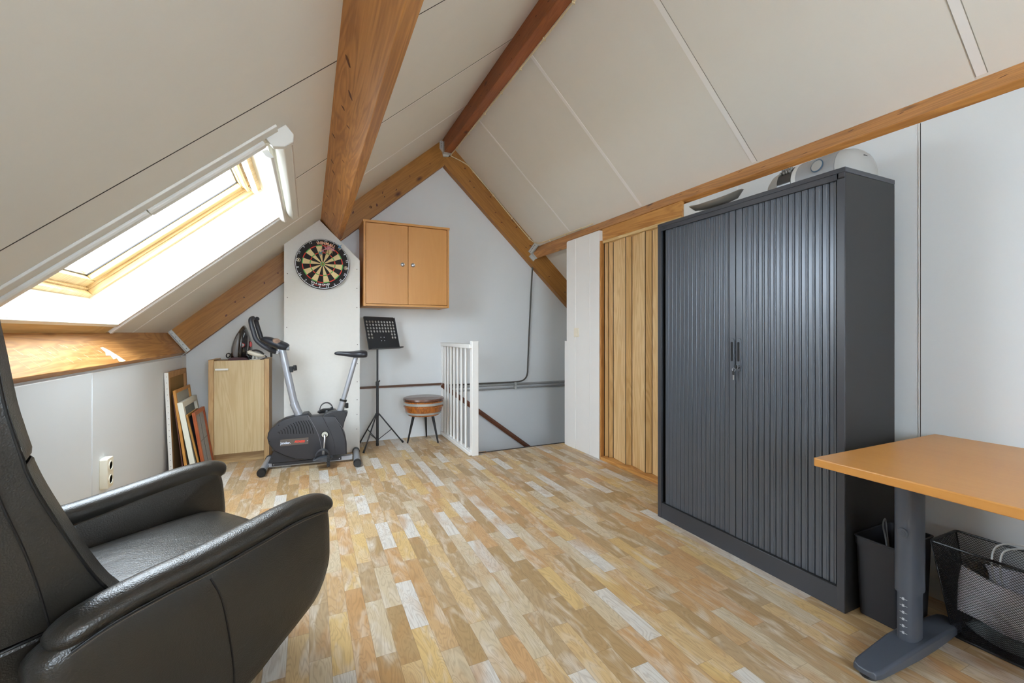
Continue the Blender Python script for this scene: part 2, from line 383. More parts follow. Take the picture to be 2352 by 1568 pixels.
# stairwell shell
k = MB(); k.box((2.255, 3.44, -1.7), (3.35, 3.499, 1.9)); k.box((3.25, 3.44, -1.7), (3.35, YG, 1.25)); k.box((1.22, 3.50, -1.7), (3.3, 3.58, -.06)); k.box((1.22, 3.58, -1.7), (1.30, YG, -.06))
k.prism([(2.31, 1.80), (3.2, .9), (3.2, 1.2), (2.43, 1.94), (2.31, 1.87)], 1, 3.44, 3.499)
struct(k.build('wall_stairwell', M_gable))
k = MB(); k.box((1.2, 3.5, -1.75), (3.35, YG+.05, -1.7)); struct(k.build('floor_lower', M_floor))

# ceiling: two slopes, the left one with the skylight opening
def sp(s, y, n=0): return P0+U*s+N*n+Vector((0, y, 0))
c = MB()
ML = Matrix.Translation(P0) @ Euler((0, -ALPHA, 0)).to_matrix().to_4x4()
for a, b in (((-.20, YB, 0), (.03, YG, .03)), ((1.12, YB, 0), (3.005, YG, .03)), ((.03, YB, 0), (1.12, 2.02, .03)), ((.03, 3.15, 0), (1.12, YG, .03))): c.box(a, b, 0, ML)
RT = Vector((1.267, 0, 3.0607)); MR = Matrix.Translation(RT) @ Euler((0, BETA, 0)).to_matrix().to_4x4()
c.box((-.03, YB, 0), (2.9, YG+.05, .03), 0, MR)
# weather skin above the insulation keeps daylight out around the window
for a, b in (((-.25, YB-.1, .22), (-.01, YG, .24)), ((1.16, YB-.1, .22), (3.2, YG+.1, .24)), ((-.01, YB-.1, .22), (1.16, 2.0, .24)), ((-.01, 3.2, .22), (1.16, YG, .24))): c.box(a, b, 0, ML)
struct(c.build('ceiling', M_ceil))
c = MB()
for y, w in ((1.70, .0022),): c.box((-.13, y-w, -.0008), (3.0, y+w, .001), 1, ML)
for y, w in ((2.68, .010), (3.60, .011)):
    c.box((-.05 if y > 3 else 1.21, y-w, -.0015), (3.0, y+w, .001), 0, ML)
c.box((1.21, 2.668, -.0018), (3.0, 2.6695, .001), 1, ML)
struct(c.build('trim_8', [M_seam, M_gap]))
c = MB()
for y, w in ((1.70, .016), (2.655, .013), (3.66, .008), (.757, .016)): c.box((.1, y-w, -.0018), (1.48, y+w, .001), 0, MR)
for y in (.741, .7735, 1.684): c.box((.1, y-.0012, -.0022), (1.48, y+.0012, .001), 1, MR)
struct(c.build('trim_9', [M_seam, M_gap2]))

# boxed-in chimney with the dartboard
c = MB()
out = [(-.19, 0), (.409, 0), (.409, 1.70), (.085, 2.02), (.085, 2.03), (-.19, 1.793)]
c.prism(out, 1, 4.10, YG)
for x, z in ((-.165, 1.55), (-.165, 1.35), (-.17, 1.1), (.385, 1.62), (.385, 1.45), (.385, 1.28), (.30, 1.74), (.20, 1.84), (.39, .95), (.39, .78), (.388, .62), (.387, .46), (.386, .33), (.384, .2)):
    c.lathe([(.004, -.0015), (.004, .002)], (x, 4.10, z), 8, 1, ax=1)
struct(c.build('wall_casing', [M_casing, plain('screw_head', S(96, 92, 86), .6)]))

# ------------------------------------------------------------------ roof timbers
nl = (math.sin(ALPHA), -math.cos(ALPHA)); ul = (math.cos(ALPHA), math.sin(ALPHA))       # into the room / up the left slope, (x,z)
nr = (-math.sin(BETA), -math.cos(BETA)); dr = (math.cos(BETA), -math.sin(BETA))        # into the room / down the right slope
def quad(a, n, d, t, w): 
    b = (a[0]+n[0]*d, a[1]+n[1]*d); c_ = (b[0]+t[0]*w, b[1]+t[1]*w); e = (a[0]+t[0]*w, a[1]+t[1]*w); return [a, b, c_, e]
M_knot = plain('dark_knot', S(96, 50, 22), .5, var=.3, vscale=90); M_scr = plain('old_screw', S(70, 56, 48), .5, metal=.5)
M_bare = wood('bare_wood', S(246, 228, 196), S(222, 190, 140), 'Y', 1.5, .6)
def blob(c0, e1, e2, r1, r2, rng, lift, n=12):
    pts = []
    for j in range(n):
        th = 6.283*j/n; q = 1+.35*(rng.random()-.5); pts.append(Vector(c0)+Vector(lift)+Vector(e1)*(r1*q*math.cos(th))+Vector(e2)*(r2*q*math.sin(th)))
    return pts
rk = random.Random(11)
b = MB(); b.prism(quad((.09, 2.037), nl, .2, ul, .075), 1, YB, YR)
for y, t, L in ((1.62, .25, .05), (1.80, .42, .045), (2.3, .15, .03), (2.62, .2, .03), (2.75, .30, .04), (2.95, .62, .045), (3.3, .2, .03), (3.55, .6, .05), (3.75, .25, .035), (1.95, .3, .02), (2.05, .5, .015), (2.45, .55, .015)):
    p = blob((.09+nl[0]*.2*t, y, 2.037+nl[1]*.2*t), Vector((nl[0]*.5, 1, nl[1]*.5)).normalized(), (nl[0], 0, nl[1]), L*.5, .009, rk, (-ul[0]*.0006, 0, -ul[1]*.0006)); b.add(p, [tuple(range(12))], 1)
tag(b.build('roof_purlin', [M_beam, M_knot], bevel=.003, org=(.15, 1.3, 1.95)), 'thick honey-coloured purlin running halfway up the left roof slope', 'beam')
b = MB(); b.prism([(-1.036, 1.0567), (-.9115, .8945), (-.950, .8615), (-1.075, 1.02)], 1, YB, YR-.012)
def kpt(y, t, e=.0009):
    return Vector((-1.036, y, 1.0567)).lerp(Vector((-.9115, y, .8945)), t)+Vector((.793, 0, .609))*e
pts = [(2.92, .50), (2.96, .48), (3.00, .60), (3.04, .80), (3.07, .97), (3.02, .99), (2.98, .97), (2.99, .86), (2.94, .88), (2.95, .76), (2.90, .74), (2.93, .64)]
b.add([kpt(*p) for p in pts], [tuple(range(len(pts)))], 1)
rr = random.Random(4)
for i in range(46):
    y = 2.1+i*.018+rr.uniform(-.01, .01); t0 = rr.uniform(.3, .7); t1 = t0+rr.uniform(.08, .3); w = rr.uniform(.001, .003)
    b.add([kpt(y, t0), kpt(y+w, t0+.02), kpt(y+w+.02, min(t1, .97)), kpt(y+.02, min(t1, .97)-.03)], [(0, 1, 2, 3)], 1)
tag(b.build('knee_purlin', [M_knee_beam, M_bare], bevel=.003, org=(-1, 1.3, .95)), 'low wooden purlin under the skylight, sun-bleached and flaking', 'beam')
b = MB(); b.box((1.245, YB, 2.893), (1.325, YR, 3.045))
for i in range(16):
    y = 1.4+i*.19+rk.uniform(-.05, .05); b.add(blob((1.245, y, rk.uniform(2.91, 3.0)), (0, 1, .3), (0, 0, 1), .012, .004, rk, (-.0006, 0, 0)), [tuple(range(12))], 1)
tag(b.build('ridge_beam', [M_beamd, M_knot], bevel=.003, org=(1.28, 1.3, 2.95)), 'reddish brown ridge beam at the top of the ceiling with a cream cable along it', 'beam')
b = MB(); b.prism(quad((2.351, 2.036), nr, .129, dr, .075), 1, YB, YR-.012)
for i in range(14):
    y = .75+i*.22+rk.uniform(-.08, .08); t = rk.uniform(.2, .8)
    b.add(blob((2.351+nr[0]*.129*t, y, 2.036+nr[1]*.129*t), (-.2, .95, -.2), (nr[0], 0, nr[1]), .013, .004, rk, (-dr[0]*.0006, 0, -dr[1]*.0006)), [tuple(range(12))], 1)
tag(b.build('side_purlin', [M_beam, M_knot], bevel=.003, org=(2.3, 1.3, 1.95)), 'wooden purlin above the folding door and tall dark cabinet on the right', 'beam')
def rafter(name, label, M, poly, L):
    t = MB(); t.prism(poly, 1, YR, YG)
    s = .35
    while s < L:
        a = rk.uniform(.2, 1.0); t.add(blob((s, YR, -.045-rk.random()*.12), (math.cos(a), 0, math.sin(a)), (-math.sin(a), 0, math.cos(a)), rk.uniform(.007, .017), rk.uniform(.004, .009), rk, (0, -.0006, 0)), [tuple(range(12))], 1); s += rk.uniform(.08, .3)
    for q in (.55, 1.4, 2.1): t.lathe([(.006, -.001), (.006, .002)], (q, YR, -.12), 10, 2, ax=1)
    o = t.build(name, [M_raft, M_knot, M_scr], bevel=.002); o.matrix_world = M; tag(o, label, 'beam')
Lr = (1.267+1.0)/math.cos(ALPHA)
rafter('left_rafter', 'wooden rafter against the far wall, from the low purlin up to the ridge', ML, [(-.12, -.207), (Lr-.18, -.207), (Lr, 0), (-.12, 0)], Lr-.25)
rafter('right_rafter', 'wooden rafter against the far wall, sloping from the ridge down to the stairwell', MR, [(.196, -.207), (2.75, -.207), (2.75, 0), (0, 0)], 2.6)

# steel joist hangers
def hanger(name, label, parts, grp='galvanised joist hangers at the purlin ends'):
    t = MB()
    for poly in parts: t.prism(poly, 1, YR-.012-.05, YR-.012)
    return t
def strip(a, b, w):
    a, b = Vector(a), Vector(b); d = (b-a).normalized(); n = Vector((-d.y, d.x))*w
    return [tuple(a), tuple(b), tuple(b+n), tuple(a+n)]
t = MB(); t.prism(strip((-1.03, 1.062), (-.905, .897), .030), 1, YR-.014, YR-.0105); t.prism(strip((-1.02, 1.056), (-.905, .897), .003), 1, YR-.06, YR-.012)
t.prism(strip((-.905, .895), (-.955, .856), .003), 1, YR-.06, YR-.012); t.prism(strip((-.9, .9), (-.955, .856), -.02), 1, YR-.014, YR-.0105)
for i in range(5): q = Vector((-1.03, 1.062)).lerp(Vector((-.905, .897)), .12+.19*i)+Vector((.012, .009)); t.lathe([(.003, -.001), (.003, .001)], (q.x, YR-.0145, q.y), 8, 1, ax=1)
tag(t.build('joist_hanger', [M_galv, M_black], org=(-.96, YR, .95)), 'galvanised steel hanger holding the low purlin by the skylight wall', 'bracket', 'galvanised joist hangers')
t = MB(); t.box((1.21, YR-.014, 2.94), (1.243, YR-.0005, 3.02)); t.prism([(1.21, 2.94), (1.243, 2.94), (1.255, 2.905), (1.24, 2.905)], 1, YR-.014, YR-.0005)
t.box((1.240, YR-.055, 2.895), (1.2445, YR-.001, 3.0)); t.box((1.24, YR-.055, 2.886), (1.33, YR-.001, 2.892)); t.prism([(1.245, 2.862), (1.295, 2.868), (1.33, 2.892), (1.24, 2.892)], 1, YR-.014, YR-.0005)
t.lathe([(.006, -.006), (.006, .002)], (1.31, YR-.014, 2.875), 8, 1, ax=1)
for i in range(4): t.lathe([(.003, -.001), (.003, .001)], (1.226, YR-.0145, 2.955+i*.017), 8, 1, ax=1)
tag(t.build('joist_hanger', [M_galv, M_black], org=(1.28, YR, 2.93)), 'galvanised steel hanger at the peak, under the ridge beam end', 'bracket', 'galvanised joist hangers')
m0 = (2.351+nr[0]*.129, 2.036+nr[1]*.129); m1 = (m0[0]+dr[0]*.075, m0[1]+dr[1]*.075)
t = MB(); t.prism(strip((2.34, 2.045), m0, -.045), 1, YR-.0135, YR-.0005); t.prism(strip(m0, m1, -.04), 1, YR-.0135, YR-.0005)
t.prism(strip((2.34, 2.042), m0, -.003), 1, YR-.055, YR-.012); t.prism(strip(m0, m1, -.003), 1, YR-.055, YR-.012)
for i in range(5): q = Vector((2.34, 2.045)).lerp(Vector(m0), .15+.18*i)+Vector((-.025, .012)); t.lathe([(.004, -.001), (.004, .001)], (q.x, YR-.014, q.y), 8, 1, ax=1)
tag(t.build('joist_hanger', [M_galv, M_black], org=(2.28, YR, 1.95)), 'galvanised steel hanger where the right purlin meets the rafter', 'bracket', 'galvanised joist hangers')

# ------------------------------------------------------------------ skylight (local x up the slope, y along the room, z outwards)
sk = wempty('window_1', P0, (0, -ALPHA, 0))
M_rev = plain('reveal_board', S(240, 238, 226), .5, var=.02)
def part(name, boxes, m, par=sk, bev=.002, lab=None):
    t = MB()
    for a in boxes: t.box(a[0], a[1])
    o = t.build(name, m, par, bevel=bev)
    if lab: o['label'] = lab
    return o
part('lower_reveal', [((.015, 2.03, -.004), (.032, 3.17, .22))], M_rev)
part('upper_reveal', [((1.118, 2.03, -.004), (1.135, 3.17, .22))], M_rev)
part('far_reveal', [((.015, 3.1475, -.004), (1.135, 3.168, .22))], M_rev)
part('near_reveal', [((.015, 2.014, -.004), (1.135, 2.046, .22))], M_rev)
part('sill_board', [((-.052, 1.95, -.006), (.012, 3.168, .002))], wood('sill_wood', S(214, 184, 128), S(186, 150, 92), 'Y', 1, .4), lab='varnished wooden board below the opening')
part('lower_trim', [((.010, 2.0, -.012), (.030, 3.165, .0))], M_rev)
part('far_trim', [((.012, 3.146, -.012), (1.12, 3.172, 0))], plain('primed_trim', S(228, 218, 210), .5))
part('guide_rail', [((-.04, 3.19, -.016), (1.09, 3.20, 0)), ((-.04, 3.19, -.018), (1.09, 3.222, -.013)), ((-.04, 3.212, -.016), (1.09, 3.222, 0))], M_white, bev=.0015)
M_rail = plain('grey_white_rail', S(226, 225, 218), .4)
part('near_trim', [((-.13, 1.905, -.010), (1.17, 1.955, 0))], M_rail, bev=.002)
nr_ = MB(); nr_.prism([(1.957, 0), (1.957, -.016), (1.965, -.022), (1.998, -.020), (2.010, -.012), (2.010, 0)], 0, -.1, .62); nr_.prism([(1.957, 0), (1.957, -.018), (1.965, -.024), (1.998, -.022), (2.012, -.012), (2.012, 0)], 0, .623, 1.10)
nr_.build('side_rail', M_rail, sk, bevel=.002)
# cassette of the insect screen across the top
ca = MB(); ca.prism([(1.145, 0), (1.14, -.03), (1.152, -.058), (1.185, -.062), (1.205, -.045), (1.205, 0)], 1, 1.985, 3.23)
cs = ca.build('screen_cassette', M_rail, sk, bevel=.003)
ca = MB(); ca.prism([(1.115, .0), (1.115, -.045), (1.15, -.066), (1.19, -.068), (1.212, -.046), (1.212, 0)], 1, 1.955, 1.985); ca.build('end_cap', M_rail, cs, bevel=.003)
ca = MB(); ca.prism([(1.085, -.005), (1.085, -.03), (1.096, -.047), (1.108, -.05), (1.110, -.01)], 1, 2.052, 3.20); ca.build('pull_bar', M_white, sk, bevel=.002)
# fixed frame, sash, glass
fw = MB()
S0, S1, Y0, Y1 = .03, 1.12, 2.05, 3.15
def frame4(t, s0, s1, y0, y1, w, n0, n1):
    t.box((s0, y0, n0), (s0+w, y1, n1)); t.box((s1-w, y0, n0), (s1, y1, n1)); t.box((s0+w, y0, n0), (s1-w, y0+w, n1)); t.box((s0+w, y1-w, n0), (s1-w, y1, n1)); return t
frame4(fw, S0, S1, Y0, Y1, .028, .178, .26); fw.build('outer_frame', M_pale, sk, bevel=.003)
fw = MB(); frame4(fw, S0+.034, S1-.034, Y0+.034, Y1-.034, .056, .222, .30); sash = fw.build('sash', M_pale, sk, bevel=.004)
fw = MB(); frame4(fw, S0+.028, S1-.028, Y0+.028, Y1-.028, .012, .208, .235); fw.build('sash_rebate', M_pale, sash, bevel=.002)
fw = MB(); frame4(fw, S0+.0895, S1-.0895, Y0+.0895, Y1-.0895, .008, .250, .256); frame4(fw, S0+.10, S1-.10, Y0+.10, Y1-.10, .002, .262, .263); fw.build('gasket', M_black, sash)
fw = MB(); fw.box((S0+.088, Y0+.088, .258), (S1-.088, Y1-.088, .262)); fw.build('glass_pane', M_glass, sash)
fw = MB(); fw.box((1.035, 2.12, .175), (1.05, 3.05, .235)); fw.build('vent_flap', M_paley, sash, bevel=.003)
fw = MB(); fw.prism([(1.058, .165), (1.083, .150), (1.086, .156), (1.062, .172)], 1, 2.35, 3.08)
for y in (2.72, 3.06): fw.box((1.06, y-.006, .15), (1.085, y+.006, .2))
fw.build('ventilation_bar', M_white, sash, bevel=.001)['label'] = 'white aluminium opening bar'

# ------------------------------------------------------------------ folding door
d1 = wempty('door_1', (2.25, 2.6, 0))
M_fold = wood('oak_fold', S(232, 202, 152), S(204, 164, 108), 'Z', 1, .3, contrast=1.1, coat=.3)
M_folds = wood('oak_fold_dark', S(216, 178, 120), S(190, 148, 90), 'Z', 1, .35)
zz = [(2.235, 2.975), (2.265, 2.955), (2.238, 2.924), (2.27, 2.901), (2.238, 2.711), (2.27, 2.672), (2.238, 2.492), (2.27, 2.454), (2.238, 2.298), (2.27, 2.264), (2.24, 2.16)]
for i in range(len(zz)-1):
    a, c_ = zz[i], zz[i+1]; wide = abs(a[1]-c_[1]) > .08
    dx, dy = c_[0]-a[0], c_[1]-a[1]; L = math.hypot(dx, dy); nx, ny = dy/L*.004, -dx/L*.004
    g0 = .0035/L
    A = (a[0]+dx*g0, a[1]+dy*g0); B = (c_[0]-dx*g0, c_[1]-dy*g0)
    t = MB(); t.prism([A, B, (B[0]-nx, B[1]-ny), (A[0]-nx, A[1]-ny)], 2, .028, 1.80)
    o = t.build('folding_panel' if wide else 'hinge_strip', M_fold if wide else M_folds, d1, fix=True); o.location = (-2.25, -2.6, 0)
t = MB()
for x, y in zz: w = .0035 if x > 2.25 else .0014; t.box((x-.001, y-w, .028), (x+.006, y+w, 1.80))
o = t.build('hinge_gasket', M_blackgap, d1); o.location = (-2.25, -2.6, 0)
def dpart(nm, bx, m, bev=.002):
    t = MB()
    for a, c_ in bx: t.box(a, c_)
    o = t.build(nm, m, d1, bevel=bev); o.location = (-2.25, -2.6, 0); return o
dpart('head_board', [((2.232, 2.14, 1.822), (2.262, 2.999, 1.925))], M_lintel)
dpart('top_track', [((2.222, 2.14, 1.800), (2.275, 2.985, 1.822))], M_paley)
dpart('side_jamb', [((2.205, 2.980, 0), (2.262, 2.999, 1.822))], wood('jamb_wood', S(196, 140, 78), S(160, 106, 50), 'Z', 1))
dpart('threshold', [((2.195, 2.14, 0), (2.30, 2.980, .026))], M_lintel)
k = MB(); k.box((2.30, 2.0, 0), (2.305, 3.0, 1.9)); struct(k.build('trim_10', M_blackgap))

# ------------------------------------------------------------------ cables, pipes, switches
cab = MB(); cr = .0055
path = catmull([(1.328, 1.2, 2.885), (1.328, 2.0, 2.886), (1.327, 3.0, 2.885), (1.326, 4.1, 2.886), (1.322, 4.325, 2.884), (1.36, 4.343, 2.868), (1.44, 4.35, 2.846), (1.515, 4.35, 2.812), (1.57, 4.35, 2.762), (1.68, 4.35, 2.655), (1.789, 4.35, 2.552), (2.016, 4.35, 2.325), (2.2, 4.349, 2.148), (2.27, 4.34, 2.083), (2.30, 4.30, 2.06), (2.30, 4.22, 2.045), (2.30, 4.0, 2.036), (2.30, 3.7, 2.032), (2.30, 3.42, 2.030), (2.302, 3.34, 2.028), (2.312, 3.30, 2.035), (2.33, 3.27, 2.045)], 5)
cab.tube(path, cr, 8); ec = cab.build('electric_cable', M_almond, smooth=True, org=(1.6, 3.5, 2.4))
tag(ec, 'cream electric cable clipped under the ridge, down the right rafter and along the purlin', 'cable')
clips = [(1.328, y, 2.885, 'y') for y in (1.75, 2.05, 2.38, 2.72, 3.05, 3.4, 3.8, 4.15)] + [(1.57, 4.35, 2.762, 'r'), (1.80, 4.35, 2.542, 'r'), (2.02, 4.35, 2.321, 'r'), (2.235, 4.348, 2.114, 'r')] + [(2.30, y, 2.03, 'y') for y in (4.0, 3.7, 3.42)]
for x, y, z, kk in clips:
    t = MB(); t.box((-.009, -.005, -.008), (.009, .005, .008)); t.lathe([(.003, -.012), (.003, .0)], (.009, 0, 0), 8)
    o = t.build('cable_clip', M_almond, ec, bevel=.001); o.location = Vector((x, y, z))-Vector((1.6, 3.5, 2.4))
    if kk == 'r': o.rotation_euler = (0, BETA, math.pi/2)
M_pipe = plain('grey_pipe', S(150, 152, 152), .5); M_cond = plain('dark_conduit', S(78, 74, 68), .5)
t = MB(); t.tube(catmull([(2.305, 4.395, 1.86), (2.285, 4.41, 1.4), (2.265, 4.413, 1.0), (2.25, 4.413, .68), (2.245, 4.413, .60), (2.225, 4.413, .548), (2.17, 4.413, .515), (2.05, 4.413, .507), (1.65, 4.413, .508), (1.28, 4.413, .509)], 6), .0085, 8)
o = t.build('cable_conduit', M_cond, smooth=True, org=(2.2, 4.41, 1.2)); tag(o, 'thin dark conduit dropping from the purlin bracket and turning left above the pipes', 'pipe')
for z, lab, r in ((.487, 'upper of the two grey pipes along the wall over the stairs', .013), (.446, 'lower of the two grey pipes along the wall over the stairs', .010)):
    t = MB(); t.tube([(1.30, 4.41, z), (3.23, 4.41, z-.008)], r, 10); o = t.build('heating_pipe', M_pipe, smooth=True, org=(2.2, 4.41, z)); tag(o, lab, 'pipe', 'grey pipes on the far wall')
    for x in (2.09,): 
        t = MB(); t.box((x-.012, 4.392, z-.018), (x+.012, 4.43, z+.018)); t.build('pipe_clamp', M_galv, o, bevel=.002).location = (-2.2, -4.41, -z)
t = MB(); t.box((.411, 4.415, .515), (1.262, 4.43, .531)); t.box((.411, 4.409, .529), (1.262, 4.43, .536))
tag(t.build('wall_strip', plain('brown_strip', S(96, 66, 48), .5), org=(.8, 4.43, .52)), 'narrow brown strip on the far wall behind the music stand', 'moulding')
# brown handrail of the stairs
t = MB(); t.tube([(1.24, 4.375, .52), (2.60, 4.375, -.50)], .020, 4, lat=(0, 1, 0), r2=.026); hr = t.build('stair_handrail', wood('rail_wood', S(120, 74, 52), S(84, 48, 34), 'X', 1), bevel=.004, org=(1.9, 4.375, .02))
tag(hr, 'dark brown wooden handrail descending along the stairwell wall', 'handrail')
for x in (1.5, 2.2): t = MB(); z = .52-(x-1.24)*.75-.02; t.tube([(x, 4.376, z), (x, 4.43, z-.02)], .006, 8); t.build('rail_bracket', M_steel, hr, smooth=True).location = (-1.9, -4.375, -.02)
# stair treads below
for i in range(6):
    t = MB(); t.box((1.46+i*.24, 3.59, -.21*(i+1)-.03), (1.72+i*.24, 4.36, -.21*(i+1)))
    tag(t.build('stair_tread', M_lintel, bevel=.004, org=(1.6+i*.24, 4, -.21*(i+1))), ('topmost', 'second', 'third', 'fourth', 'fifth', 'lowest')[i]+' wooden tread of the staircase going down below the floor edge', 'stair tread', 'treads of the staircase')
# hook and purple thread
t = MB(); t.ring((.532, YR-.02, 2.255), .009, .0022, 16, 6, ax=1); t.tube([(.532, YR-.02, 2.263), (.532, YR, 2.27)], .002, 6)
tag(t.build('screw_eye', plain('old_brass', S(60, 50, 50), .4, metal=.7), smooth=True, org=(.532, YR, 2.255)), 'small dark screw eye in the rafter above the wall cabinet', 'hook')
# switch
sw = thing('light_switch', 'small cream light switch on the white partition beside the stairs', 'light switch', (2.2005, 3.335, 1.058))
t = MB(); t.box((-.012, -.034, -.041), (0, .034, .041)); t.build('switch_plate', M_cream, sw, bevel=.003)
t = MB(); t.prism([(-.012, -.03), (-.017, -.03), (-.013, .03), (-.012, .03)], 1, -.02, .02); t.build('rocker', M_cream, sw, bevel=.001)
# double wall socket
ws = thing('wall_socket', 'white surface-mounted double power socket on the left knee wall', 'socket', (-.9245, 2.80, .362))
t = MB(); t.prism(rrect(-.036, -.074, .036, .074, .008), 0, 0, .032); t.build('socket_body', M_cream, ws, bevel=.003)
for z in (.034, -.034):
    t = MB(); t.lathe([(.024, 0), (.024, .003), (.020, .003), (.018, -.008), (.0, -.008)], (.032, 0, z), 24, ax=0)
    for y in (-.0095, .0095): t.lathe([(.003, 0), (.003, .001)], (.0245, y, z), 8, 1, ax=0)
    t.build('socket_outlet', [M_cream, M_black], ws, smooth=True)

# ------------------------------------------------------------------ balustrade
bl = thing('balustrade', 'white wooden stair balustrade with a square newel post', 'railing', (1.285, 3.98, 0))
def lb(nm, boxes, m=M_white, bev=.004, par=None, o=(1.285, 3.98, 0), seg=2):
    t = MB()
    for a, b in boxes: t.box([a[i]-o[i] for i in range(3)], [b[i]-o[i] for i in range(3)])
    return t.build(nm, m, par or bl, bevel=bev, seg=seg)
lb('newel_post', [((1.262, 3.520, 0), (1.322, 3.580, .985))])
lb('wall_post', [((1.262, 4.405, 0), (1.282, 4.429, .925)), ((1.245, 4.412, 0), (1.262, 4.429, .925))])
lb('top_rail', [((1.238, 3.532, .921), (1.262, 4.429, .957)), ((1.262, 3.580, .921), (1.296, 4.429, .957))])
lb('bottom_rail', [((1.238, 3.532, 0.003), (1.262, 4.429, .036)), ((1.262, 3.580, 0.003), (1.296, 4.429, .036))])
for y in (4.34, 4.245, 4.145, 4.04, 3.935, 3.82, 3.70):
    t = MB(); t.lathe([(.011, .036), (.011, .921)], (1.267-1.285, y-3.98, 0), 14); t.build('spindle', M_white, bl, smooth=True)

# ------------------------------------------------------------------ wall cabinet
M_beech = wood('beech_cabinet', S(206, 150, 84), S(190, 130, 64), 'Z', .6, .38, fine=.15, contrast=.25)
M_beechx = wood('beech_edge', S(210, 156, 88), S(192, 134, 68), 'X', .6, .38, fine=.15, contrast=.25)
M_beechin = wood('beech_side', S(176, 116, 62), S(158, 98, 48), 'Z', .6, .4, fine=.15, contrast=.25)
wc = thing('wall_cabinet', 'beech wall cabinet with two doors and round metal knobs', 'cabinet', (.83, 4.43, 1.295))
def wp(nm, a, b, m, bev=.0015, par=None): 
    t = MB(); t.box((a[0]-.83, a[1]-4.43, a[2]-1.295), (b[0]-.83, b[1]-4.43, b[2]-1.295)); return t.build(nm, m, par or wc, bevel=bev)
wp('side_panel', (.438, 4.072, 1.295), (.456, 4.428, 2.062), M_beech); wp('side_panel', (1.206, 4.072, 1.295), (1.224, 4.428, 2.062), M_beech)
wp('top_panel', (.432, 4.066, 2.046), (1.23, 4.428, 2.066), M_beechx); wp('bottom_panel', (.456, 4.074, 1.297), (1.206, 4.428, 1.315), M_beechx)
wp('back_panel', (.456, 4.42, 1.315), (1.206, 4.428, 2.046), M_beech)
for a, b, kx in ((.4585, .8315, .782), (.8345, 1.2035, .878)):
    d = wp('door', (a, 4.078, 1.318), (b, 4.096, 2.043), M_beech)
    t = MB(); t.lathe([(.019, 0), (.019, -.004), (.0165, -.0075), (.013, -.006), (.010, -.003), (.0, -.003)], (kx-.83, 4.078-4.43, 1.685-1.295), 24, ax=1); t.lathe([(.0105, -.003), (.009, -.0075), (.0, -.009)], (kx-.83, 4.078-4.43, 1.685-1.295), 20, ax=1)
    t.build('knob', M_steel, d, smooth=True)['label'] = 'round brushed metal knob'

# ------------------------------------------------------------------ oak cupboard
M_oak = wood('oak_door', S(206, 184, 142), S(186, 158, 114), 'Z', 1, .42, knots=.5, knotcol=S(150, 118, 80), contrast=.9, fine=.3)
M_oaks = wood('oak_sides', S(198, 164, 116), S(172, 134, 88), 'Z', 1.3, .42, contrast=.9)
M_oakx = wood('oak_plinth', S(196, 168, 122), S(166, 134, 92), 'X', 1.2, .42)
ob = thing('small_cupboard', 'light oak one-door cupboard in the left corner under the slope', 'cupboard', (-.51, 4.12, 0))
def op(nm, a, b, m, bev=.0015, par=None):
    t = MB(); t.box((a[0]+.51, a[1]-4.12, a[2]), (b[0]+.51, b[1]-4.12, b[2])); return t.build(nm, m, par or ob, bevel=bev)
op('side_panel', (-.72, 4.12, 0), (-.684, 4.425, .84), M_oaks); op('side_panel', (-.336, 4.12, 0), (-.30, 4.425, .84), M_oaks)
op('top_panel', (-.684, 4.138, .812), (-.336, 4.425, .828), M_oakx); op('bottom_panel', (-.684, 4.14, .085), (-.336, 4.42, .10), M_oakx)
op('back_panel', (-.684, 4.415, .05), (-.336, 4.422, .812), M_oaks); op('plinth', (-.684, 4.185, 0), (-.336, 4.20, .085), M_oakx)
dd = op('door', (-.6825, 4.124, .085), (-.3375, 4.142, .832), M_oak)
t = MB(); t.box((-.672+.51, -.022, .757), (-.585+.51, -.008, .771)); t.tube([(-.655+.51, -.01, .764), (-.655+.51, .004, .764)], .004, 8); t.tube([(-.602+.51, -.01, .764), (-.602+.51, .004, .764)], .004, 8)
t.build('handle', M_white, dd, bevel=.003)['label'] = 'short white bar handle'

# ------------------------------------------------------------------ tambour cabinet
M_tam = plain('anthracite_steel', S(52, 54, 60), .38, metal=.0, spec=.55, bump=.05, bscale=500, var=.08, vscale=6)
M_tams = plain('dark_side_panel', S(38, 38, 39), .5, spec=.4, bump=.05, bscale=500, var=.1, vscale=3)
M_slat = plain('tambour_slat', S(76, 82, 91), .33, metal=.3, spec=.9, var=.06, vscale=20)
tm = thing('tambour_cabinet', 'tall dark grey roller-door office cabinet against the right wall', 'cabinet', (2.0, 1.438, 0))
def tp(nm, bx, m, bev=.002, par=None):
    t = MB()
    for a, b in bx: t.box((a[0]-2.0, a[1]-1.438, a[2]), (b[0]-2.0, b[1]-1.438, b[2]))
    return t.build(nm, m, par or tm, bevel=bev)
tp('side_panel', [((1.821, .9535, 0), (2.164, .975, 1.6555))], M_tams); tp('side_panel', [((1.821, 1.901, 0), (2.164, 1.9225, 1.6555))], M_tams)
tp('top_panel', [((1.818, .953, 1.656), (2.165, 1.923, 1.675)), ((1.818, .975, 1.632), (1.826, 1.901, 1.656))], M_tam)
tp('bottom_rail', [((1.82, .975, 0), (1.826, 1.901, .085)), ((1.826, .975, .07), (2.16, 1.901, .085))], M_tam); tp('back_panel', [((2.157, .975, .085), (2.163, 1.901, 1.656))], M_tams)
tp('front_post', [((1.818, .955, 0), (1.832, .983, 1.656))], M_tam); tp('front_post', [((1.818, 1.894, 0), (1.832, 1.921, 1.656))], M_tam)
tp('bottom_track', [((1.822, .983, .083), (1.845, 1.894, .0895))], M_blackgap, 0)
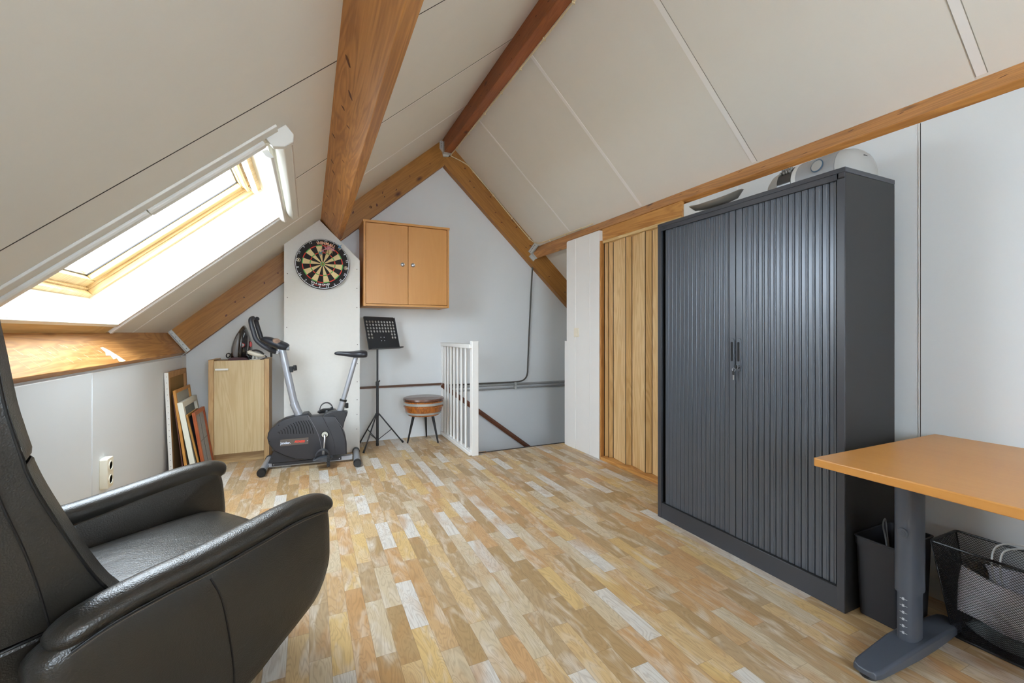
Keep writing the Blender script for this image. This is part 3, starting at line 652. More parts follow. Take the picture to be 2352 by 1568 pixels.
tp('hinge_notch', [((1.814, .955, 1.633), (1.82, .977, 1.638))], M_blackgap, .001)
cy = 1.4235
for sgn, end in ((1, 1.874), (-1, .988)):
    n = 15; hw = .034
    root = MB(); a = cy+sgn*.0018; b = cy+sgn*hw
    root.box((1.828-2, a-1.438, .086), (1.842-2, b-1.438, 1.634)); dr_ = root.build('roller_door', M_slat, tm, bevel=.0015)
    span = abs(end-b)/n
    for i in range(n):
        y0, y1 = b+sgn*(i*span+.0009), b+sgn*((i+1)*span-.0009); t = MB()
        ya, yb = min(y0, y1)-1.438, max(y0, y1)-1.438; w = yb-ya
        prof = [(1.842-2, ya), (1.834-2, ya), (1.8305-2, ya+w*.10), (1.8312-2, ya+w*.35), (1.8298-2, ya+w*.42), (1.8298-2, ya+w*.92), (1.834-2, yb), (1.842-2, yb)]
        t.prism([(p[0], p[1]) for p in prof], 2, .087, 1.633); t.build('slat', M_slat, dr_)
    t = MB(); hy = cy+sgn*.0175-1.438; t.prism(rrect(hy-.0115, .870, hy+.0115, 1.028, .011), 0, 1.8275-2, 1.8245-2); hd = t.build('handle_plate', M_slat, dr_, bevel=.001)
    t = MB(); t.prism(rrect(hy-.0055, .918, hy+.0055, 1.010, .0052), 0, 1.8248-2, 1.8238-2); t.build('finger_slot', M_blackgap, dr_)
tp('shadow_gap', [((1.836, cy-.0018, .087), (1.845, cy+.0018, 1.633)), ((1.845, .983, .087), (1.848, 1.894, 1.633))], M_blackgap, 0)
t = MB(); t.lathe([(.0, -.012), (.009, -.012), (.0095, -.003), (.0095, .003)], (1.8245-2, cy-.0175-1.438, .894), 18, ax=0); t.build('lock', M_steel, tm, smooth=True)['label'] = 'chrome cylinder lock'
ks = thing('key', 'small key with a second key on a ring hanging from the cabinet lock', 'key', (1.806, cy-.0175, .894))
t = MB(); t.prism(rrect(-.003, -.008, .014, .008, .006), 1, -.0015, .0015); t.build('key_bow', M_black, ks, bevel=.0005)
t = MB(); t.ring((.0, .010, -.014), .008, .0009, 18, 6, ax=0); t.build('key_ring', M_steel, ks, smooth=True)
t = MB(); t.prism(rrect(.006, -.040, .018, -.020, .005), 0, -.0015, .0015); t.build('spare_key_bow', M_black, ks, bevel=.0005)
t = MB(); t.box((-.0009, .0085, -.062), (.0009, .0145, -.039)); t.build('spare_key_blade', M_steel, ks)
# small embossed maker mark on the top rail
t = MB(); t.text('ASPA', .016, Matrix.Translation((1.8175-2, 1.865-1.438, 1.646)) @ Euler((math.pi/2, 0, -math.pi/2)).to_matrix().to_4x4(), depth=.0004); t.build('embossed_mark', plain('embossed', S(38, 40, 44), .4), tm)

# ------------------------------------------------------------------ printer and dish on top of the cabinet
M_pgrey = plain('printer_grey', S(146, 148, 150), .45, var=.05, vscale=60); M_plight = plain('printer_light', S(158, 158, 155), .45); M_pdark = plain('printer_smoke', S(56, 55, 54), .2, spec=.6)
pr = thing('printer', 'grey and silver rounded inkjet printer on top of the dark cabinet', 'printer', (1.962, 1.142, 1.676)); pr.scale = (1, .87, 1)
def arc_sec(h, x0, x1):
    return catmull([(x0, 0), (x0-.003, h*.25), (x0+.012, h*.6), (x0+.05, h*.88), ((x0+x1)/2, h), (x1-.05, h*.93), (x1-.01, h*.55), (x1, 0)], 4)
def loft(secs, name, m, par, axis_y=True, smooth=True):
    t = MB(); n = len(secs[0][1]); vs = []
    for y, sec in secs: vs += [(p[0], y, p[1]) for p in sec]
    fs = [(i*n+j, i*n+(j+1) % n, (i+1)*n+(j+1) % n, (i+1)*n+j) for i in range(len(secs)-1) for j in range(n)] + [tuple(range(n)), tuple(range((len(secs)-1)*n, len(secs)*n))[::-1]]
    t.add(vs, fs); return t.build(name, m, par, smooth=smooth)
H = .108
loft([(-.155, arc_sec(H, -.115, .13)), (.015, arc_sec(H*.98, -.115, .13))], 'body', M_pgrey, pr)
loft([(-.213, arc_sec(H*.50, -.07, .08)), (-.20, arc_sec(H*.80, -.095, .11)), (-.18, arc_sec(H*.95, -.108, .124)), (-.1565, arc_sec(H, -.114, .129))], 'end_cover', M_plight, pr)
loft([(.016, arc_sec(H*.97, -.116, .129)), (.036, arc_sec(H*.96, -.116, .129))], 'front_strip', plain('printer_white', S(206, 206, 204), .4), pr)
loft([(.037, arc_sec(H*.95, -.117, .128)), (.105, arc_sec(H*.92, -.116, .125))], 'control_panel', M_pdark, pr)
loft([(.106, arc_sec(H*.92, -.115, .124)), (.145, arc_sec(H*.84, -.110, .12)), (.165, arc_sec(H*.66, -.10, .10)), (.176, arc_sec(H*.45, -.08, .07))], 'end_cover', M_plight, pr)
t = MB()
for i in range(4):
    for j in range(2): t.box((-.114+j*.014, .045+i*.014, .058+j*.012), (-.10+j*.014, .054+i*.014, .070+j*.014))
t.build('button_panel', plain('button_grey', S(108, 106, 102), .4), pr, bevel=.003)
t = MB(); t.lathe([(.027, 0), (.027, -.002), (.0245, -.003), (.0, -.003)], (-.118, -.085, .044), 26, 0, M=Euler((0, .28, 0)).to_matrix().to_4x4(), ax=0); t.lathe([(.023, -.0033), (.0, -.0036)], (-.118, -.085, .044), 26, 1, M=Euler((0, .28, 0)).to_matrix().to_4x4(), ax=0)
for i in range(5): t.box((-.1205+.28*.012-.0035*i*.0, -.09, .030+i*.006), (-.1195+.28*.012+.0012*i, -.062+(i % 2)*.005, .032+i*.006), 0)
t.build('sticker', [plain('sticker_blue', S(60, 84, 104), .5), M_plight], pr, smooth=True)['label'] = 'round white sticker with a blue edge'
t = MB(); t.lathe([(.012, 0), (.012, -.002), (.0, -.002)], (-.106, .118, .034), 20, 0, M=Euler((0, .3, .2)).to_matrix().to_4x4(), ax=0); t.build('logo_badge', plain('badge', S(150, 146, 170), .4), pr, smooth=True)
t = MB(); t.prism(rrect(-.005, .062, .022, .071, .004), 1, -.2075, -.196); t.build('cable_slot', M_blackgap, pr)
ds = thing('dish', 'shallow leaf-shaped dark metal dish lying on the left end of the dark cabinet', 'dish', (1.885, 1.58, 1.694), rot=(0, -.24, 0))
t = MB(); n = 22; ringsd = []
for k, (sc, z) in enumerate(((.0, .004), (.45, .004), (.8, .012), (1.0, .030), (1.03, .033), (1.0, .036), (.8, .018), (.45, .009), (.0, .009))):
    ringsd.append([(.055*sc*math.sin(6.2832*j/n), .155*sc*math.cos(6.2832*j/n), z+ (.012*abs(math.cos(6.2832*j/n))**3 if sc > .9 else 0)) for j in range(n)])
vs = sum(ringsd, []); t.add(vs, [(i*n+j, i*n+(j+1) % n, (i+1)*n+(j+1) % n, (i+1)*n+j) for i in range(8) for j in range(n)]); t.build('bowl', plain('dish_metal', S(132, 126, 118), .4, metal=.3), ds, smooth=True)
t = MB(); t.tube([(.052*math.sin(a), .150*math.cos(a), .034+.012*abs(math.cos(a))**3) for a in [6.2832*i/30 for i in range(31)]], .003, 6, caps=False); t.build('rim', M_plight, ds, smooth=True)

# ------------------------------------------------------------------ dartboard and darts
DC = Vector((.105, 4.062, 1.642)); DR = .214; TILT = math.radians(7)
M_dblack = plain('sisal_black', S(30, 26, 26), .8, bump=.2, bscale=900); M_dcream = plain('sisal_cream', S(222, 200, 150), .8, bump=.2, bscale=900)
M_dred = plain('sisal_red', S(206, 62, 50), .75); M_dgreen = plain('sisal_green', S(84, 166, 88), .75); M_wire = plain('number_wire', S(225, 225, 225), .3, metal=.6)
db = thing('dartboard', 'round bristle dartboard with red and green rings on the boxed-in chimney', 'dartboard', DC)
t = MB(); t.lathe([(DR-.004, .036), (DR, .03), (DR, .004), (DR-.003, 0), (.0, 0)], (0, 0, 0), 64, 0, ax=1); t.build('board', M_dblack, db, smooth=True)
def sector(t, r0, r1, a0, a1, y, mi, n=4):
    A = [a0+(a1-a0)*k/n for k in range(n+1)]
    P = [(r1*math.sin(a), y, r1*math.cos(a)) for a in A]+[(r0*math.sin(a), y, r0*math.cos(a)) for a in A[::-1]]
    t.add(P, [tuple(range(len(P)))], mi)
t = MB(); k = DR/.2255
for i in range(20):
    a0 = TILT+math.radians(18*i-9); a1 = a0+math.radians(18); d = i % 2 == 0
    for r0, r1, mi in ((.016, .099, 0 if d else 1), (.099, .107, 2 if d else 3), (.107, .162, 0 if d else 1), (.162, .170, 2 if d else 3)): sector(t, r0*k, r1*k, a0, a1, -.0006, mi)
for i in range(20):
    sector(t, .0064*k, .016*k, math.radians(18*i), math.radians(18*i+18), -.0007, 3); sector(t, 0.0001, .0064*k, math.radians(18*i), math.radians(18*i+18), -.0007, 2)
t.build('scoring_segments', [M_dblack, M_dcream, M_dred, M_dgreen], db, fix=False)['label'] = 'black and cream wedges with red and green rings'
t = MB(); t.ring((0, -.002, 0), DR-.006, .0013, 72, 6, ax=1)
MT = Matrix.Rotation(math.pi/2, 4, 'X')
def arc_text(t, txt, r, size, a, mi=0, bold=.0006, flip=False, gap=.78, sx=1.0):
    # letters set one by one along a circle; a = middle angle, clockwise from the top
    wd = {'I': .38, '1': .5, 'M': 1.15, 'W': 1.15, 'm': 1.1, 'w': 1.0}; ws_ = [wd.get(c, .8)*size*gap*sx for c in txt]; tot = sum(ws_); s_ = -tot/2
    for c, w in zip(txt, ws_):
        m = (s_+w/2)/r; s_ += w; an = a+m if not flip else a-m
        M = Matrix.Translation((r*math.sin(an), -.0012, r*math.cos(an))) @ Matrix.Rotation(an if not flip else an+math.pi, 4, 'Y') @ MT
        t.text(c, size, M, mi, depth=.0006, bold=bold, sx=sx)
for i, nme in enumerate((20, 1, 18, 4, 13, 6, 10, 15, 2, 17, 3, 19, 7, 16, 8, 11, 14, 9, 12, 5)):
    a = TILT+math.radians(18*i); r = DR-.0175
    M = Matrix.Translation((r*math.sin(a), -.0035, r*math.cos(a))) @ Matrix.Rotation(a if not (90 < math.degrees(a) % 360 < 268) else a+math.pi, 4, 'Y') @ MT
    t.text(str(nme), .026, M, 0, depth=.0007, bold=-.0004)
t.build('number_ring', M_wire, db)['label'] = 'white wire ring with the numbers'
M_lo, M_tn = plain('logo_orange', S(232, 176, 140), .6), plain('logo_tan', S(214, 196, 160), .6)
t = MB(); arc_text(t, 'WINMAU', .178, .034, TILT+.02, 0, .0012, gap=.82, sx=1.0); t.build('top_lettering', M_lo, db)['label'] = 'orange maker lettering at the top of the rim'
t = MB(); arc_text(t, 'DIAMOND', .176, .019, TILT+math.pi-.02, 0, .0004, flip=True, gap=1.0, sx=1.45)
for a in range(-14, 15, 2): sector(t, .1865, .189, TILT+math.pi+math.radians(a), TILT+math.pi+math.radians(a+2), -.0009, 1, 1)
t.build('bottom_lettering', [M_white, M_dred], db, fix=False)['label'] = 'white lettering with a red line at the bottom of the rim'
for sgn in (-1, 1):
    a = TILT+sgn*math.pi/2; c = (.187*math.sin(a), -.001, .187*math.cos(a)); t = MB(); t.ring(c, .0145, .0016, 24, 6, 0, ax=1)
    t.text('B', .022, Matrix.Translation(c) @ MT, 0, bold=.0008); t.build('round_emblem', M_tn, db)
def dart(p, col, lab, el=.25, az=.0):
    t_ = thing('dart', lab, 'dart', (DC.x+p[0], DC.y-.0, DC.z+p[1]), group='darts stuck in the dartboard', rot=(-el, 0, az))
    a = MB(); a.tube([(0, .004, 0), (0, -.028, 0)], [.0005, .0011], 6); a.build('point', M_steel, t_, smooth=True)
    a = MB(); a.tube([(0, -.028, 0), (0, -.034, 0), (0, -.07, 0), (0, -.076, 0)], [.0015, .0032, .0032, .0018], 10); a.build('barrel', plain('brass_barrel', S(168, 120, 76), .35, metal=.7), t_, smooth=True)
    a = MB(); a.tube([(0, -.076, 0), (0, -.112, 0)], .0014, 8); a.build('shaft', M_black, t_, smooth=True)
    a = MB()
    for q in range(4):
        M = Matrix.Rotation(math.pi/4+q*math.pi/2, 4, 'Y'); P = [(0, -.104, 0), (0.019, -.118, 0), (.019, -.142, 0), (0, -.146, 0)]
        a.add([M @ Vector(v) for v in P]+[M @ (Vector(v)+Vector((0, 0, .0006))) for v in P], [(0, 1, 2, 3), (7, 6, 5, 4), (0, 4, 5, 1), (1, 5, 6, 2), (2, 6, 7, 3), (3, 7, 4, 0)])
    a.build('flight', col, t_)
M_pink = plain('pink_flight', S(222, 160, 180), .5, var=.25, vscale=120); M_blue = plain('blue_flight', S(70, 150, 205), .5, var=.15, vscale=120)
dart((-.003, .072), M_pink, 'pink-flighted dart, lowest and leftmost of the pink ones', .16, 0)
dart((.022, .088), M_pink, 'pink-flighted dart just right of the top 20 segment, second from the left', .2, .02)
dart((.046, .070), M_pink, 'pink-flighted dart with its long shaft showing, third from the left', .42, 0)
dart((.074, .088), M_pink, 'pink-flighted dart, rightmost of the pink ones', .16, .0)
dart((-.020, .062), M_blue, 'blue-flighted dart left of the centre line of the board', .08, .0)
dart((.128, .122), M_blue, 'blue-flighted dart in the outer black rim, upper right', .12, .0)

# ------------------------------------------------------------------ music stand
M_ms = plain('stand_black', S(44, 46, 50), .42, spec=.5)
ms = thing('music_stand', 'black folding music stand with a perforated desk on a tripod', 'music stand', (.575, 4.2, 0))
t = MB(); t.tube([(0, 0, .03), (0, 0, .60)], .012, 12); t.build('lower_tube', M_ms, ms, smooth=True)
t = MB(); t.tube([(0, 0, .58), (0, 0, .905)], .0085, 12); t.build('upper_tube', M_ms, ms, smooth=True)
t = MB(); t.lathe([(.0125, .565), (.016, .57), (.016, .60), (.0125, .605)], (0, 0, 0), 16); t.tube([(0.01, -.008, .602), (.02, -.014, .612)], .006, 8); t.build('clamp_collar', M_ms, ms, smooth=True)
t = MB(); t.lathe([(.0125, .285), (.02, .29), (.02, .305), (.0125, .312)], (0, 0, 0), 16); t.build('leg_hub', M_ms, ms, smooth=True)
t = MB(); t.lathe([(.013, .060), (.016, .063), (.016, .075), (.013, .078)], (0, 0, 0), 16); t.build('brace_ring', M_ms, ms, smooth=True)
t = MB(); t.lathe([(.012, .008), (.014, .012), (.013, .034)], (0, 0, 0), 12); t.build('tube_cap', M_black, ms, smooth=True)
for x, y in ((.231, .035), (-.148, .19), (-.108, -.148)):
    L = math.hypot(x, y); ux, uy = x/L, y/L; s_ = .248/L
    x, y = ux*.245, uy*.245
    if ux < -.6 and uy > 0: x, y = -.138, .185
    t = MB(); t.tube([(ux*.018, uy*.018, .298), (x*.97, y*.97, .014)], .0062, 8); lg = t.build('leg', M_ms, ms, smooth=True)
    t = MB(); t.tube([(x*.93, y*.93, .030), (x*1.0, y*1.0, .006)], [.0085, .0095], 8); t.build('rubber_foot', M_black, lg, smooth=True)
    t = MB(); t.tube([(ux*.014, uy*.014, .068), (x*.56, y*.56, .148)], .0035, 6); t.build('brace', M_ms, ms, smooth=True)
# perforated desk: tilted plate, rows of round holes cut as real openings
dw, dh = .372, .28
MD = Matrix.Translation((.058, -.02, .938)) @ Euler((math.radians(-14), 0, math.radians(34))).to_matrix().to_4x4()
def plate_with_holes(cols, rows, holes, w, h, rr_, th):
    t = MB(); cw, ch = w/cols, h/rows; m = 12
    for i in range(cols):
        for j in range(rows):
            x0, z0 = -w/2+i*cw, j*ch; cx, cz = x0+cw/2, z0+ch/2
            if (i, j) in holes:
                ang = [2*math.pi*q/m for q in range(m)]
                inn = [(cx+rr_*math.cos(a), cz+rr_*math.sin(a)) for a in ang]
                outp = []
                for a in ang:
                    c, s_ = math.cos(a), math.sin(a); f = min(cw/2/max(abs(c), 1e-6), ch/2/max(abs(s_), 1e-6)); outp.append((cx+c*f, cz+s_*f))
                for y in (0, th):
                    vs = [(p[0], y, p[1]) for p in outp]+[(p[0], y, p[1]) for p in inn]
                    t.add([MD @ Vector(v) for v in vs], [(q, (q+1) % m, m+(q+1) % m, m+q) for q in range(m)])
                    cor = [(x0, z0), (x0+cw, z0), (x0+cw, z0+ch), (x0, z0+ch)]
                    for cn in cor:  # fill corners of the cell
                        a = math.atan2(cn[1]-cz, cn[0]-cx) % (2*math.pi); q = int(a/(2*math.pi/m)) % m
                        t.add([MD @ Vector((p[0], y, p[1])) for p in (outp[q], cn, outp[(q+1) % m])], [(0, 1, 2)])
                t.add([MD @ Vector((p[0], y, p[1])) for y in (0, th) for p in inn], [(q, (q+1) % m, m+(q+1) % m, m+q) for q in range(m)])
            else:
                t.box((x0, 0, z0), (x0+cw, th, z0+ch), 0, MD)
    return t
holes = {(i, j) for i in range(10) for j in (4, 5, 6, 7)} | {(i, j) for i in (0, 1, 8, 9) for j in (2, 3)}
t = plate_with_holes(10, 8, holes, dw*.94, dh*.86, .0112, .0022)
bz = dh*.86
t.box((-dw/2, 0, 0), (-dw*.47, .0022, bz), 0, MD); t.box((dw*.47, 0, 0), (dw/2, .0022, bz), 0, MD); t.prism([(-dw/2, bz), (dw/2, bz), (dw/2, bz+.022), (dw/2-.012, bz+.034), (-dw/2+.012, bz+.034), (-dw/2, bz+.022)], 1, 0, .0022, 0, MD)
t.box((-dw/2, 0, -.033), (dw/2, .0022, 0), 0, MD)
for x in (-dw/2, dw/2-.0022): t.box((x, -.008, -.033), (x+.0022, 0, bz+.03), 0, MD)
o = t.build('desk_plate', M_ms, ms, fix=False)
t = MB(); t.box((-dw/2-.004, -.05, -.035), (dw/2+.004, .002, -.033), 0, MD); t.box((-dw/2-.004, -.052, -.035), (dw/2+.004, -.050, -.026), 0, MD); t.build('ledge', M_ms, ms)
for x in (-.022, .016):
    for z in (.045, .078): t = MB(); t.lathe([(.003, -.002), (.003, .0)], MD @ Vector((x, 0, z)), 8, ax=1); t.build('rivet', M_steel, ms)
t = MB(); t.tube([(0, 0, .89), (.0, -.005, .93), (.045, -.008, .955)], .008, 8); t.build('desk_bracket', M_ms, ms, smooth=True)

# ------------------------------------------------------------------ barrel stool
M_bw = wood('barrel_wood', S(186, 112, 44), S(126, 64, 22), 'Z', 1.2, .25, coat=.6, contrast=1.1); M_lid = wood('lid_wood', S(112, 66, 42), S(72, 40, 26), 'X', 1, .2, coat=.8)
M_band = plain('aluminium_band', S(196, 200, 198), .35, metal=.5, var=.08, vscale=80)
st = thing('stool', 'round barrel-shaped wooden stool with metal bands on splayed dark legs', 'stool', (1.005, 4.19, 0))
t = MB(); t.lathe([(.0, .262), (.120, .262), (.150, .268), (.166, .29), (.178, .33), (.186, .37), (.19, .405), (.17, .406), (.0, .406)], (0, 0, 0), 40); t.build('barrel_body', M_bw, st, smooth=30)
t = MB(); t.lathe([(.0, .405), (.180, .405), (.193, .408), (.196, .418), (.193, .430), (.18, .435), (.0, .437)], (0, 0, 0), 40); t.build('lid', M_lid, st, smooth=30)
for z0, z1, ra_, rb_ in ((.370, .393, .1875, .1905), (.283, .302, .1645, .172)):
    t = MB(); t.lathe([(ra_-.004, z0), (ra_+.001, z0), (rb_+.001, z1), (rb_-.004, z1)], (0, 0, 0), 40); t.build('metal_band', M_band, st, smooth=30)
t = MB(); t.lathe([(.185, .346), (.1885, .348), (.189, .356), (.186, .358)], (0, 0, 0), 40); t.build('groove_bead', M_bw, st, smooth=True)
for x, y in ((-.155, .0), (.075, .19), (.112, -.115)):
    t = MB(); t.tube([(x*.62, y*.62, .266), (x, y, .004)], [.014, .0075], 12); t.build('leg', M_black, st, smooth=True)

# ------------------------------------------------------------------ exercise bike (local x along the machine, towards the saddle)
BK = thing('exercise_bike', 'grey and black exercise bike with silver posts standing by the chimney', 'exercise bike', (-.304, 3.86, 0), -.065)
M_hous = plain('housing_plastic', S(52, 52, 56), .45, spec=.45, bump=.05, bscale=700); M_hous2 = plain('housing_side', S(44, 44, 48), .42)
hx = [(.016, .250), (.022, .290), (.044, .324), (.083, .360), (.131, .386), (.196, .402), (.263, .412), (.300, .414)]
face = hx+[(.321, .392), (.36, .392), (.405, .392), (.495, .385), (.520, .35), (.550, .29), (.574, .216), (.585, .149), (.586, .072), (.483, .067), (.38, .060), (.296, .057), (.212, .069), (.131, .105), (.060, .152), (.026, .205)]
t = MB(); t.pillow(face, 1, [(-.058, .93), (-.056, .97), (-.046, 1.0), (.046, 1.0), (.056, .97), (.058, .93)]); t.build('housing', M_hous, BK, smooth=35)
# rear hump under the saddle post
t = MB(); t.prism([(.405, .385), (.422, .406), (.478, .425), (.561, .420), (.594, .412), (.587, .385), (.567, .33), (.557, .274), (.52, .33)], 1, -.040, .040); t.build('rear_shroud', M_hous2, BK, bevel=.006)
t = MB(); t.prism([(.24, .39), (.262, .421), (.300, .424), (.322, .394)], 1, -.050, .050); t.build('front_shroud', M_hous2, BK, bevel=.004)
t = MB(); t.prism([(.06, .15), (.018, .050), (.23, .048), (.30, .062), (.2, .09)], 1, -.035, .035); t.build('belly_plate', M_hous2, BK, bevel=.003)
M_edge = plain('moulded_edge', S(112, 112, 116), .4)
for nm, pts in (('panel_line', [(.300, .405), (.321, .366), (.350, .309), (.376, .242), (.395, .157), (.405, .09)]), ('panel_line', [(.400, .395), (.418, .359), (.465, .253), (.493, .157), (.496, .075)]), ('panel_line', [(.495, .380), (.530, .323), (.565, .262), (.578, .2)])):
    t = MB(); t.tube(catmull([(x, -.0585, z) for x, z in pts], 5), .0022, 6); t.build(nm, M_edge if pts[0][0] != .400 else M_hous, BK, smooth=True)
for i in range(13):
    f = i/12; x0, z0 = .090+.212*f, .290+.078*math.sin(min(1, f*1.35)*1.45)-.0; x1, z1 = .100+.240*f, .277-.017*f
    t = MB(); t.tube(catmull([(x0, -.0578, z0), ((x0+x1)/2+.004, -.0582, (z0+z1)/2+.008), (x1, -.0578, z1)], 4), .0026, 6); t.build('vent_slot', M_blackgap, BK, smooth=True)
for x, z in ((.033, .225), (.095, .345), (.298, .395), (.575, .40), (.562, .24), (.05, .09)):
    t = MB(); t.lathe([(.004, -.0595), (.004, -.05)], (x, 0, z), 8, ax=1); t.build('screw', M_blackgap, BK)
t = MB(); t.prism([(.106, .181), (.302, .184), (.304, .233), (.106, .231)], 1, -.0600, -.0585, 0)
ET = Matrix.Rotation(math.pi/2, 4, 'X')
t.text('Juneker.', .026, Matrix.Translation((.108, -.0603, .204)) @ ET, 1, depth=.0004, bold=.0006, align='LEFT', sx=.82); t.text('FITNESS', .023, Matrix.Translation((.205, -.0603, .206)) @ ET, 2, depth=.0004, bold=.0011, align='LEFT', sx=.88, shear=.3); t.box((.292, -.0604, .206), (.301, -.0603, .209), 1)
t.build('name_sticker', [plain('sticker_brown', S(92, 84, 78), .4, var=.15, vscale=300), plain('sticker_letters', S(214, 226, 244), .4), plain('sticker_red', S(224, 66, 48), .4)], BK)['label'] = 'maker sticker with white and red lettering'
# frame rail and crossbars
t = MB(); t.box((.015, -.025, .016), (.63, .025, .052)); t.build('main_rail', M_silver, BK, bevel=.004)
t = MB(); t.box((.045, -.030, .024), (.545, .030, .050)); t.build('rail_cover', M_hous2, BK, bevel=.003)
for x in (.058, .53): t = MB(); t.lathe([(.004, -.0315), (.004, -.028)], (x, 0, .036), 10, ax=1); t.build('bolt', M_steel, BK)
for x in (.0, .662):
    t = MB(); t.tube([(x, -.18, .030), (x, .18, .030)], .0255, 18); fb = t.build('foot_bar', M_silver, BK, smooth=True)
    for s_ in (-1, 1): t = MB(); t.lathe([(.0, 0), (.026, 0), (.030, .006), (.030, .042), (.0255, .044)] if s_ < 0 else [(.0255, -.044), (.030, -.042), (.030, -.006), (.026, 0), (.0, 0)], (x, s_*.212, .0305), 20, ax=1); t.build('end_cap', M_black, fb, smooth=35)
# handlebar post
t = MB(); t.tube([(.238, 0, .39), (.194, 0, .50)], .0305, 20, lat=(0, 1, 0)); t.build('post_base', M_silver, BK, smooth=True)
t = MB(); t.tube([(.205, 0, .475), (.200, 0, .492), (.195, 0, .505)], [.0312, .0316, .030], 20, lat=(0, 1, 0)); t.tube([(.2, -.03, .475), (.2, -.036, .475)], .004, 8, 0); t.build('post_collar', M_silver, BK, smooth=True)
t = MB(); t.tube([(.197, 0, .50), (.107, 0, .945)], .0272, 20, lat=(0, 1, 0)); t.build('handlebar_post', M_silver, BK, smooth=True)
t = MB(); t.box((.155, -.018, .745), (.19, .018, .79), 0, Matrix.Rotation(-.0, 4, 'Y')); t.build('sensor_block', M_black, BK, bevel=.003)
def knob(par, p, d, r=.019, nm='tension_knob'):
    t = MB(); d = Vector(d).normalized(); q = d.to_track_quat('Z', 'Y').to_matrix().to_4x4(); Mk = Matrix.Translation(p) @ q; n = 24; vs = []
    prof = [(.010, 0), (.010, .012), (1, .014), (1, .034), (.85, .038), (.0001, .038)]
    for rr_, z in prof:
        for j in range(n): R_ = (rr_ if rr_ < .02 and rr_ > .001 else rr_*r*(1+.07*math.cos(j*math.pi))); a = 2*math.pi*j/n; vs.append(Mk @ Vector((R_*math.cos(a), R_*math.sin(a), z)))
    t.add(vs, [(i*n+j, i*n+(j+1) % n, (i+1)*n+(j+1) % n, (i+1)*n+j) for i in range(5) for j in range(n)]); return t.build(nm, M_black, par, smooth=35)
knob(BK, (.178, 0, .775), (1, 0, .1), .020, 'tension_knob')
knob(BK, (.560, -.004, .458), (1, 0, 0), .020, 'saddle_knob')
t = MB(); t.tube([(.535, 0, .415), (.558, 0, .50)], .0262, 18, lat=(0, 1, 0)); t.build('saddle_post_sleeve', M_silver, BK, smooth=True)
t = MB(); t.tube([(.5565, 0, .495), (.5605, 0, .510)], .0285, 18, lat=(0, 1, 0)); t.build('sleeve_ring', M_black, BK, smooth=True)
t = MB(); t.tube([(.558, 0, .50), (.658, 0, .862)], .0195, 18, lat=(0, 1, 0)); t.build('saddle_post', M_silver, BK, smooth=True)
# saddle: sections along x (nose at the left)
sec = []
for x, w, zt, zb in ((.490, .010, .892, .880), (.500, .022, .902, .874), (.535, .030, .905, .868), (.585, .040, .902, .860), (.625, .062, .903, .852), (.66, .092, .908, .848), (.70, .108, .912, .846), (.733, .104, .908, .848), (.748, .085, .898, .856)):
    n = 16; pts = []
    for j in range(n):
        a = 2*math.pi*j/n; c, s_ = math.cos(a), math.sin(a); pts.append((x, w*math.copysign(abs(c)**.7, c), (zt+zb)/2+(zt-zb)/2*math.copysign(abs(s_)**.75, s_)))
    sec.append(pts)
t = MB(); vs = sum(sec, []); n = 16; t.add(vs, [(i*n+j, i*n+(j+1) % n, (i+1)*n+(j+1) % n, (i+1)*n+j) for i in range(len(sec)-1) for j in range(n)]+[tuple(range(n))[::-1], tuple(range((len(sec)-1)*n, len(sec)*n))])
t.build('saddle', plain('saddle_vinyl', S(38, 40, 46), .35), BK, smooth=True, subs=1)
# handlebars and console
M_grip = plain('foam_grip', S(40, 43, 50), .42, spec=.5)
for s_ in (-1, 1):
    pts = [(.080, s_*.040, .905), (.055, s_*.085, .915), (.030, s_*.118, .935), (-.010, s_*.125, .965), (-.045, s_*.125, 1.005), (-.062, s_*.122, 1.06), (-.078, s_*.115, 1.12), (-.082, s_*.100, 1.155), (-.070, s_*.080, 1.165)]
    t = MB(); t.tube(catmull(pts, 6), .0165, 14); t.build('grip', M_grip, BK, smooth=True)
t = MB(); t.tube([(.085, -.07, .905), (.085, .07, .905)], .013, 12); t.tube([(.085, 0, .905), (.100, 0, .935)], .02, 12); t.build('handlebar_clamp', M_steel, BK, smooth=True)
t = MB(); t.tube([(.045, -.055, .905), (.045, -.055, .870)], .0075, 8); t.build('clamp_lever', M_black, BK, smooth=True)
sec = []
for x, z, w, h in ((-.035, 1.010, .022, .012), (-.015, 1.008, .034, .020), (.03, .990, .058, .030), (.07, .972, .075, .036), (.11, .955, .075, .034), (.14, .944, .062, .030), (.158, .938, .05, .022)):
    n = 16; sec.append([(x+.012*math.sin(2*math.pi*j/n), w*math.cos(2*math.pi*j/n), z+h*math.sin(2*math.pi*j/n)) for j in range(n)])
t = MB(); t.add(sum(sec, []), [(i*n+j, i*n+(j+1) % n, (i+1)*n+(j+1) % n, (i+1)*n+j) for i in range(len(sec)-1) for j in range(n)]+[tuple(range(n))[::-1], tuple(range((len(sec)-1)*n, len(sec)*n))])
co = t.build('console', M_grip, BK, smooth=True, subs=1)
t = MB(); t.pillow([(.016*math.cos(2*math.pi*j/14)*1.7, .030*math.sin(2*math.pi*j/14)) for j in range(14)], 2, [(0, 1), (.006, 1), (.008, .9)])
o = t.build('display', plain('display_bronze', S(176, 150, 134), .25, metal=.5), co, smooth=True); o.location = (.078, -.048, .990); o.rotation_euler = (math.radians(35), math.radians(22), 0)
t = MB(); t.lathe([(.0, 0), (.014, 0), (.015, .02), (.0, .02)], (0, 0, 0), 14, ax=0); o = t.build('console_end', plain('grey_plastic', S(120, 124, 128), .5), co, smooth=True); o.location = (.145, -.03, .932)
